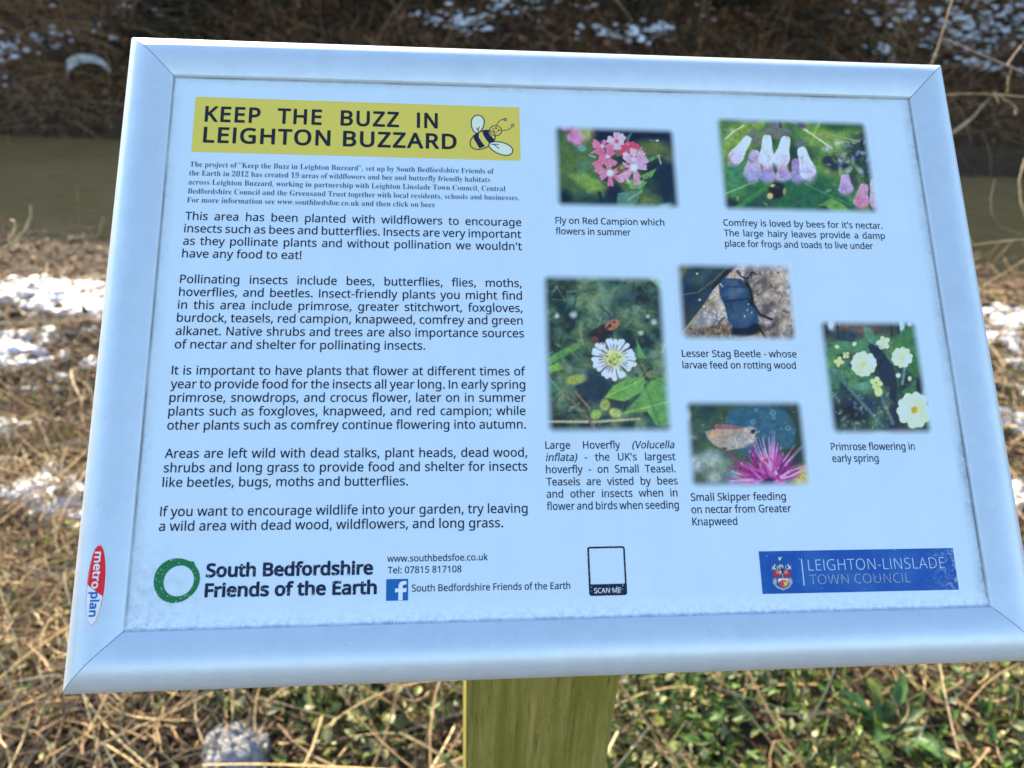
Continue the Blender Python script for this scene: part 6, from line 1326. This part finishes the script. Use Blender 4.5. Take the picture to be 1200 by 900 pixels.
for v, fs in snow_parts:
    for f in fs: (F3 if f.shape[1] == 3 else F4).append(f + n)
    VV.append(v); n += len(v)
tag(link('snow', mesh(np.concatenate(VV), [np.concatenate(F3), np.concatenate(F4)], smooth=True), M_snow), 'thin broken patches of melting snow on both banks', kind='stuff')

# ------------------------------------------------------------------ far bank
BRUSH = [(0.12, 0.057, 0.022), (0.18, 0.093, 0.042), (0.07, 0.032, 0.012), (0.30, 0.18, 0.09)]
IVY = [(0.013, 0.015, 0.004), (0.020, 0.023, 0.007), (0.032, 0.034, 0.012), (0.009, 0.009, 0.003)]
BROWN = [(0.12, 0.052, 0.019), (0.18, 0.080, 0.032), (0.075, 0.032, 0.012)]
M_brush = attr_mat('bare_twig', 0.8, 0.2, 20)
M_ivy = attr_mat('dark_leaf', 0.55, 0.3, 20, 0.12)

def far_stems(n, x0, x1, e0, e1, lmin, lmax, rmin, rmax, cols, elev=0.5, K=6, bend=0.5):
    x = rng.uniform(x0, x1, n); e = rng.uniform(e0, e1, n); y = y_far(x) + e
    z = ground_z(x, y)
    a = rng.uniform(0, 2 * math.pi, n); el = np.abs(rng.normal(elev, 0.35, n)); L = rng.uniform(lmin, lmax, n)
    P = np.zeros((n, K, 3)); P[:, 0] = np.c_[x, y, z - 0.02]
    cb = rng.normal(0, bend, n); ce = rng.normal(-0.5, bend, n)
    for k in range(1, K):
        t_ = k / (K - 1); aa = a + cb * t_; ee = el + ce * t_
        P[:, k] = P[:, k - 1] + np.c_[np.cos(aa) * np.cos(ee), np.sin(aa) * np.cos(ee), np.sin(ee)] * (L / (K - 1))[:, None]
    P[..., 2] = np.maximum(P[..., 2], ground_z(P[..., 0], P[..., 1]) + 0.01)
    r = rng.uniform(rmin, rmax, n)[:, None] * np.linspace(1, 0.4, K)[None]
    return tubes(P, r, pick(cols, n, 0.25))
def far_leaves(n, x0, x1, e0, e1, l0, l1, cols, lift, dens=None):
    x = rng.uniform(x0, x1, n); e = rng.uniform(e0, e1, n)
    if dens is not None:
        k = rng.random(n) < dens(x, e); x, e = x[k], e[k]; n = len(x)
    y = y_far(x) + e
    z = ground_z(x, y) + np.abs(rng.normal(0, lift, n)) + 0.01
    d = rng.normal(0, 1, (n, 3)); d[:, 2] -= 0.4
    up = rng.normal(0, 0.6, (n, 3)) + np.array([0, -0.5, 0.8])
    L = rng.uniform(l0, l1, n)
    return leaves(np.c_[x, y, z], d, up, L, L * rng.uniform(0.5, 0.9, n), pick(cols, n, 0.25), 0.2)
stuff('undergrowth', [
    far_stems(6200, -7, 9, 0.12, 2.4, 0.2, 0.9, 0.0022, 0.006, BRUSH, 0.35),
    far_stems(1300, -7, 9, 0.03, 0.9, 0.2, 0.8, 0.002, 0.005, BRUSH + [(0.22, 0.17, 0.11)], 0.0, 6, 0.7),
    far_stems(500, -7, 9, 0.6, 2.4, 0.5, 1.4, 0.003, 0.008, BRUSH, 0.9),
    far_stems(4500, -16, 18, 0.3, 4.6, 0.3, 1.0, 0.003, 0.007, BRUSH, 0.5),
    far_stems(420, -5.2, -3.1, 0.1, 1.6, 0.3, 0.9, 0.002, 0.005, [(0.42, 0.26, 0.13), (0.34, 0.20, 0.10)], 0.3),  # sunlit twigs on the left, their light put into a paler colour
    far_stems(420, 4.2, 6.6, 0.2, 1.8, 0.3, 1.0, 0.002, 0.005, [(0.42, 0.27, 0.14), (0.34, 0.21, 0.11)], 0.5)],  # same on the right: paler colour stands for sunlight
    M_brush, 'brown mat of bare twigs and dead stems covering the far bank')
ivy_d = lambda x, e: np.clip(3.0 * (fbm(x, e, 0.9, 301, 3) - 0.42), 0.05, 1) * np.interp(e, [0.3, 0.9], [0.1, 1]) * np.interp(x, [-4.2, -3.0, 0.2, 1.2, 4.2, 4.8], [0.2, 2.0, 2.0, 1, 1, 0.4])
stuff('ivy_cover', [
    far_leaves(40000, -7, 9, 0.3, 2.6, 0.03, 0.08, IVY, 0.12, ivy_d)], M_ivy, 'dark ivy leaves matted over the far bank')
stuff('dead_bracken', [
    far_leaves(12000, -7, 9, 0.05, 2.2, 0.03, 0.09, BROWN, 0.07),
    far_leaves(9000, -16, 18, 0.05, 4.6, 0.03, 0.09, BROWN, 0.07)], M_ivy, 'brown dead leaves on the slope of the far bank')

def shrub(name, label, x, e, height, spread, nst, leafcols, nleaf, lsize, twigcols=BRUSH, snowy=0):
    y = float(y_far(x) + e); z = float(ground_z(x, y))
    root = empty(name, (x, y, z), label, 'shrub', 'shrubs along the far bank')
    n = nst; K = 7
    a = rng.uniform(0, 2 * math.pi, n); L = height * rng.uniform(0.7, 1.15, n); out = spread * rng.uniform(0.2, 1.0, n)
    tt = np.linspace(0, 1, K)
    P = np.zeros((n, K, 3))
    bx = rng.normal(0, 0.12, n); by = rng.normal(0, 0.12, n)
    P[..., 0] = bx[:, None] + (np.cos(a) * out)[:, None] * tt ** 1.3 + rng.normal(0, 0.02, (n, K)) * tt
    P[..., 1] = by[:, None] + (np.sin(a) * out)[:, None] * tt ** 1.3 + rng.normal(0, 0.02, (n, K)) * tt
    P[..., 2] = -0.05 + L[:, None] * (tt - 0.28 * tt ** 2.5 * (out / spread)[:, None]) + rng.normal(0, 0.015, (n, K)) * tt
    parts = [tubes(P, (rng.uniform(0.008, 0.02, n) * height / 1.6)[:, None] * np.linspace(1, 0.35, K)[None], pick(twigcols, n, 0.2), 5)]
    m_ = n * 12; si = rng.integers(0, n, m_); ti = rng.uniform(0.08, 1.0, m_) * (K - 1)
    k0 = np.minimum(ti.astype(int), K - 2); f = (ti - k0)[:, None]
    S = P[si, k0] * (1 - f) + P[si, k0 + 1] * f
    dirs = rng.normal(0, 1, (m_, 3)); dirs[:, 2] = np.abs(dirs[:, 2]) * 0.6; dirs /= np.linalg.norm(dirs, axis=1, keepdims=True)
    ln = rng.uniform(0.12, 0.45, m_) * height / 1.6
    q = np.linspace(0, 1, 5)
    Q = S[:, None] + dirs[:, None] * (ln[:, None] * q)[..., None] + rng.normal(0, 0.012, (m_, 5, 3)) * q[None, :, None]
    parts.append(tubes(Q, (rng.uniform(0.002, 0.005, m_))[:, None] * np.linspace(1, 0.4, 5)[None], pick(twigcols, m_, 0.25)))
    V, F, C = combine(parts)
    link('stems', mesh(V, F, C), M_brush, root)
    if nleaf:
        li = rng.integers(0, m_, nleaf); fr = rng.integers(1, 5, nleaf)
        pos_ = Q[li, fr] + rng.normal(0, 0.04, (nleaf, 3))
        d = rng.normal(0, 1, (nleaf, 3)); up = rng.normal(0, 0.7, (nleaf, 3)) + np.array([0, -0.4, 0.8])
        Ls = rng.uniform(0.6, 1.3, nleaf) * lsize
        V, F, C = leaves(pos_, d, up, Ls, Ls * 0.7, pick(leafcols, nleaf, 0.25), 0.2)
        link('foliage', mesh(V, F, C), M_ivy, root)
    return root
shrub('ivy_bush', 'dark evergreen bush on the far bank behind the top left part of the sign', -1.4, 1.45, 1.5, 1.1, 22, IVY, 5200, 0.075)
shrub('ivy_bush', 'dark leafy bush on the far bank behind the top edge, right of the middle', 2.9, 1.55, 1.5, 1.0, 22, IVY, 4200, 0.07)
shrub('bare_shrub', 'bare twiggy shrub on the far bank between two dark bushes, above the sign', 0.7, 1.75, 1.5, 0.9, 20, IVY, 1300, 0.06)
shrub('bramble_bush', 'snow-dusted bramble tangle on the far bank beyond the right corner of the sign', 5.4, 1.75, 1.2, 1.1, 26, IVY + BROWN, 1800, 0.06)
shrub('bare_shrub', 'leafless brown shrub on the far bank at the left edge of the view', -4.5, 1.7, 1.3, 1.0, 24, BROWN, 1600, 0.06)
shrub('bramble_bush', 'tall bramble bush on the far bank at the right edge of the view', 7.0, 1.8, 1.6, 1.2, 24, IVY, 2400, 0.07)
# pale piece of plastic lying on the far bank, bent into a hook
t = NT('dirty_plastic'); t.base(t.ramp(t.noise(14, 4), [(0.35, (0.26, 0.26, 0.25)), (0.65, (0.44, 0.44, 0.42))])); t.setv(Roughness=0.4)
lx, le = -3.50, 0.40
ly = float(y_far(lx) + le); lz = float(ground_z(lx, ly))
arc = [(-0.20, 0.02, 0.02, 0.085), (-0.17, 0.0, 0.10, 0.10), (-0.06, -0.02, 0.16, 0.085), (0.06, -0.02, 0.17, 0.065), (0.15, 0.0, 0.14, 0.055), (0.205, 0.02, 0.06, 0.05), (0.20, 0.03, -0.03, 0.045), (0.16, 0.02, -0.07, 0.03)]
V, F = [], []
for x, y, z, w in arc:
    for sx_, th_ in ((-1, 0), (1, 0), (1, 1), (-1, 1)):
        V.append((x * 1.0, y - 0.03 + th_ * 0.006 + (0.02 if sx_ > 0 else 0), z + 0.06 + sx_ * w / 2))
for k in range(len(arc) - 1):
    for j in range(4):
        F.append((4 * k + j, 4 * k + (j + 1) % 4, 4 * (k + 1) + (j + 1) % 4, 4 * (k + 1) + j))
F += [(3, 2, 1, 0), tuple(4 * (len(arc) - 1) + j for j in range(4))]
o = link('plastic_litter', mesh(np.array(V), [np.array(F)]), t.m); o.location = (lx, ly, lz)
tag(o, 'pale hook-shaped scrap of plastic lying on the far bank above the water', 'litter')

# ------------------------------------------------------------------ single things on the near bank
t = NT('grey_stone'); a_ = t.noise(30, 6, 0.7); b_ = t.noise(140, 4, 0.7)
c = t.ramp(a_, [(0.35, (0.14, 0.14, 0.145)), (0.5, (0.44, 0.44, 0.44)), (0.66, (0.72, 0.72, 0.73))])
t.base(t.mix(t.ramp(b_, [(0.45, 0.0), (0.65, 0.6)]), c, (0.10, 0.10, 0.11))); t.setv(Roughness=0.85); t.bump(t.math('ADD', a_, b_), 1.0, 0.015)
V, F = ico(5)
nn = 1 + 0.5 * (fbm(V[:, 0] + 5 + V[:, 2], V[:, 1] + V[:, 2] * 1.3, 1.6, 401, 3) - 0.5) + 0.22 * (fbm(V[:, 0] * 1.2 + V[:, 2], V[:, 1] - V[:, 2], 7.0, 405, 3) - 0.5)
o = link('stone', mesh(V * nn[:, None] * np.array([0.062, 0.062, 0.036]), F, smooth=True), t.m)
o.location = (-0.462, 0.575, float(ground_z(-0.46, 0.575)) + 0.020)
tag(o, 'rough grey stone in the grass below the left part of the sign', 'stone')

def weed(name, label, x, y, n, l0, l1, aspect, cols, rise, catg='plant'):
    z = float(ground_z(x, y))
    root = empty(name, (x, y, z), label, catg)
    a = np.linspace(0, 2 * math.pi, n, endpoint=False) + rng.normal(0, 0.35, n)
    L = rng.uniform(l0, l1, n)
    d = np.c_[np.cos(a), np.sin(a), rng.uniform(rise * 0.4, rise * 1.6, n)]
    cc = pick(cols, n, 0.15)
    st = np.stack([np.zeros((n, 3)) + np.c_[np.cos(a), np.sin(a), 0 * a] * 0.008, d * (L * 0.25)[:, None], d * (L * 0.45)[:, None]], axis=1)
    V, F, C = tubes(st, np.full((n, 3), 0.0013), cc * 0.9)
    link('stalks', mesh(V, F, C), M_green, root)
    b = d * (L * 0.4)[:, None]
    for k in range(n):
        V, F, C = leaves(b[k:k + 1], d[k:k + 1], np.array([[0, 0, 1.0]]), L[k:k + 1] * 0.8, L[k:k + 1] * aspect, cc[k:k + 1], np.array([rng.uniform(0.15, 0.5)]))
        link('leaf', mesh(V, F, C, True), M_green, root)
DOCK = [(0.06, 0.13, 0.035), (0.08, 0.17, 0.04), (0.05, 0.10, 0.03)]
weed('leafy_weed', 'bushy dark green leafy weed in the grass below the right end of the sign', 0.80, 0.555, 34, 0.05, 0.10, 0.26, DOCK + GREEN[:2], 1.0)
weed('leafy_weed', 'pale grey-green rosette just right of the wooden post', 0.30, 0.60, 9, 0.035, 0.06, 0.6, PALE, 0.4)
weed('leafy_weed', 'small weed with bright green upright leaves midway between the post and the right edge', 0.47, 0.66, 7, 0.04, 0.07, 0.45, [(0.12, 0.22, 0.03), (0.10, 0.17, 0.03)], 1.0)
weed('leafy_weed', 'yellow-green weed in the grass just right of the grey stone', -0.20, 0.66, 14, 0.03, 0.06, 0.55, [(0.22, 0.25, 0.06), (0.28, 0.30, 0.09)], 0.5)
weed('moss_clump', 'bright yellow-green mossy clump under the lower left corner of the sign', -0.42, 0.70, 22, 0.015, 0.035, 0.6, [(0.24, 0.30, 0.04), (0.30, 0.34, 0.06)], 0.8, 'moss')

def smooth_path(P, n=26):
    P = np.array(P, float); d = np.r_[0, np.cumsum(np.linalg.norm(np.diff(P, axis=0), axis=1))]
    q = np.linspace(0, d[-1], n); out = np.stack([np.interp(q, d, P[:, i]) for i in range(3)], axis=1)
    for _ in range(2):
        out[1:-1] = out[1:-1] * 0.5 + 0.25 * (out[:-2] + out[2:])
    return out
def stalk(name, label, paths, cols, cat='dry stem', blades=(), group='dry stems on the near bank'):
    """paths: list of (points, r0, r1); the first is the main stem, rooted in the ground"""
    P0 = np.array(paths[0][0][0], float)
    root = empty(name, tuple(P0), label, cat, group)
    for i, (pts, r0, r1) in enumerate(paths):
        q = smooth_path(pts)
        q[1:] += rng.normal(0, 0.0008, q[1:].shape)
        V, F, C = tubes((q - P0)[None], np.linspace(r0, r1, len(q))[None] * 0.8, pick(cols, 1, 0.1), 6)
        link('stem' if i == 0 else 'side_shoot', mesh(V, F, C, True), M_straw, root)
    for pts, w in blades:
        q = smooth_path(pts) - P0; n = len(q)
        T = np.gradient(q, axis=0); T /= np.linalg.norm(T, axis=1, keepdims=True)
        S = np.cross(T, np.array([0.3, -0.8, 0.5])); S /= np.linalg.norm(S, axis=1, keepdims=True)
        ww = w * np.sin(np.linspace(0.25, math.pi - 0.05, n))[:, None]
        V = np.r_[q - S * ww, q + S * ww + np.array([0, 0, 0.0006]), q + np.cross(T, S) * ww * 0.35]
        i = np.arange(n - 1)
        F = np.r_[np.stack([i, i + 1, 2 * n + i + 1, 2 * n + i], axis=1), np.stack([2 * n + i, 2 * n + i + 1, n + i + 1, n + i], axis=1)]
        link('blade', mesh(V, F, np.repeat(pick(cols, 1, 0.1), len(V), axis=0), True), M_straw, root)
TAN = [(0.48, 0.35, 0.18), (0.42, 0.30, 0.15)]
PINKISH = [(0.46, 0.34, 0.26)]
def gz(x, y): return (x, y, float(ground_z(x, y)) - 0.02)
stalk('dry_stem', 'curled dry stalk with a hooked tip against the water at the left edge',
      [([gz(-1.52, 1.36), (-1.46, 1.45, 0.35), (-1.36, 1.52, 0.54), (-1.248, 1.536, 0.592), (-1.164, 1.548, 0.625), (-1.141, 1.552, 0.635), (-1.112, 1.558, 0.651), (-1.089, 1.57, 0.675), (-1.079, 1.587, 0.705), (-1.075, 1.595, 0.719), (-1.081, 1.602, 0.73), (-1.089, 1.602, 0.726)], 0.003, 0.0035),
       ([(-1.143, 1.554, 0.636), (-1.141, 1.565, 0.657), (-1.128, 1.571, 0.67), (-1.126, 1.583, 0.691), (-1.136, 1.584, 0.693)], 0.003, 0.004)], TAN)
stalk('dry_stem', 'pinkish brown stem slanting down to the right edge, topmost beside the sign',
      [([gz(1.42, 0.78), (1.30, 0.82, 0.6), (1.12, 0.86, 1.05), (0.988, 0.892, 1.143), (0.878, 0.927, 1.183), (0.843, 0.935, 1.192), (0.802, 0.947, 1.206), (0.765, 0.957, 1.216), (0.749, 0.963, 1.224)], 0.0034, 0.0016),
       ([(0.85, 0.933, 1.189), (0.864, 0.942, 1.208), (0.878, 0.95, 1.223)], 0.0016, 0.001)], PINKISH)
stalk('dry_stem', 'thin upright dry stalk beside the upper right corner of the sign',
      [([gz(0.93, 1.30), (0.90, 1.25, 0.5), (0.85, 1.15, 1.0), (0.838, 1.122, 1.205), (0.845, 1.132, 1.229), (0.855, 1.144, 1.251), (0.867, 1.162, 1.284), (0.885, 1.18, 1.36)], 0.0022, 0.0013)], TAN)
stalk('dry_stem', 'tan stem with a folded leaf blade and curled tips right of the upper frame corner',
      [([gz(1.62, 0.98), (1.5, 1.05, 0.6), (1.35, 1.1, 1.0), (1.214, 1.13, 1.087), (1.065, 1.156, 1.108), (1.007, 1.165, 1.115), (0.965, 1.168, 1.113), (0.915, 1.169, 1.106), (0.832, 1.168, 1.092)], 0.0032, 0.0014),
       ([(1.005, 1.164, 1.112), (1.031, 1.153, 1.099), (1.048, 1.147, 1.09), (1.051, 1.142, 1.076)], 0.0014, 0.0026),
       ([(1.03, 1.16, 1.112), (1.028, 1.165, 1.135), (1.03, 1.17, 1.16)], 0.0012, 0.0008)], TAN,
      blades=[([(0.87, 1.118, 1.01), (0.898, 1.124, 1.027), (0.931, 1.131, 1.045), (0.965, 1.141, 1.068), (0.985, 1.153, 1.091), (1.005, 1.161, 1.108)], 0.0042), ([(1.003, 1.161, 1.107), (1.012, 1.159, 1.104), (1.017, 1.153, 1.09)], 0.003)])
stalk('dry_stem', 'pale curved stem tip against the dark far edge of the water, near the right edge',
      [([gz(1.75, 1.25), (1.5, 1.2, 0.5), (1.25, 1.12, 0.75), (1.146, 1.12, 0.863), (1.127, 1.141, 0.896), (1.117, 1.155, 0.917), (1.111, 1.165, 0.934), (1.117, 1.175, 0.952), (1.129, 1.184, 0.969), (1.142, 1.189, 0.979)], 0.0014, 0.0026)], TAN)
stalk('dry_stem', 'faint thin looping stem against the water right of the frame',
      [([gz(1.85, 1.45), (1.65, 1.40, 0.55), (1.5, 1.38, 0.74), (1.382, 1.38, 0.75), (1.315, 1.383, 0.744), (1.29, 1.391, 0.752), (1.273, 1.404, 0.772), (1.265, 1.42, 0.799), (1.272, 1.438, 0.83), (1.291, 1.456, 0.863)], 0.0016, 0.0012)], [(0.25, 0.21, 0.14)])
stalk('dry_stem', 'straight horizontal dry stem crossing low over the water right of the frame',
      [([gz(1.9, 1.1), (1.7, 1.15, 0.6), (1.5, 1.18, 0.79), (1.325, 1.187, 0.808), (1.212, 1.195, 0.803), (1.155, 1.196, 0.796), (1.099, 1.196, 0.788), (1.023, 1.195, 0.774)], 0.0024, 0.0017),
       ([(1.10, 1.196, 0.788), (1.09, 1.2, 0.800), (1.086, 1.2, 0.806)], 0.0012, 0.0018)], TAN)
stalk('dry_stem', 'dry stem rising to the right across the muddy edge of the near bank',
      [([gz(1.02, 1.20), (1.09, 1.215, 0.42), (1.12, 1.222, 0.60), (1.166, 1.231, 0.66), (1.206, 1.24, 0.682), (1.246, 1.25, 0.704), (1.286, 1.26, 0.728), (1.366, 1.277, 0.77), (1.5, 1.3, 0.83)], 0.0022, 0.0015)], TAN)
stalk('dry_stem', 'stout forked dry stem in front of the snow strip, right of the frame',
      [([gz(0.86, 0.86), (0.90, 0.885, 0.42), (0.94, 0.898, 0.62), (0.977, 0.908, 0.675), (0.997, 0.917, 0.693), (1.028, 0.93, 0.719), (1.061, 0.944, 0.748), (1.111, 0.964, 0.79), (1.2, 1.0, 0.86)], 0.0026, 0.0018),
       ([(0.985, 0.91, 0.685), (1.011, 0.92, 0.70), (1.036, 0.924, 0.711), (1.061, 0.927, 0.719), (1.127, 0.931, 0.737)], 0.0018, 0.0026)], TAN)
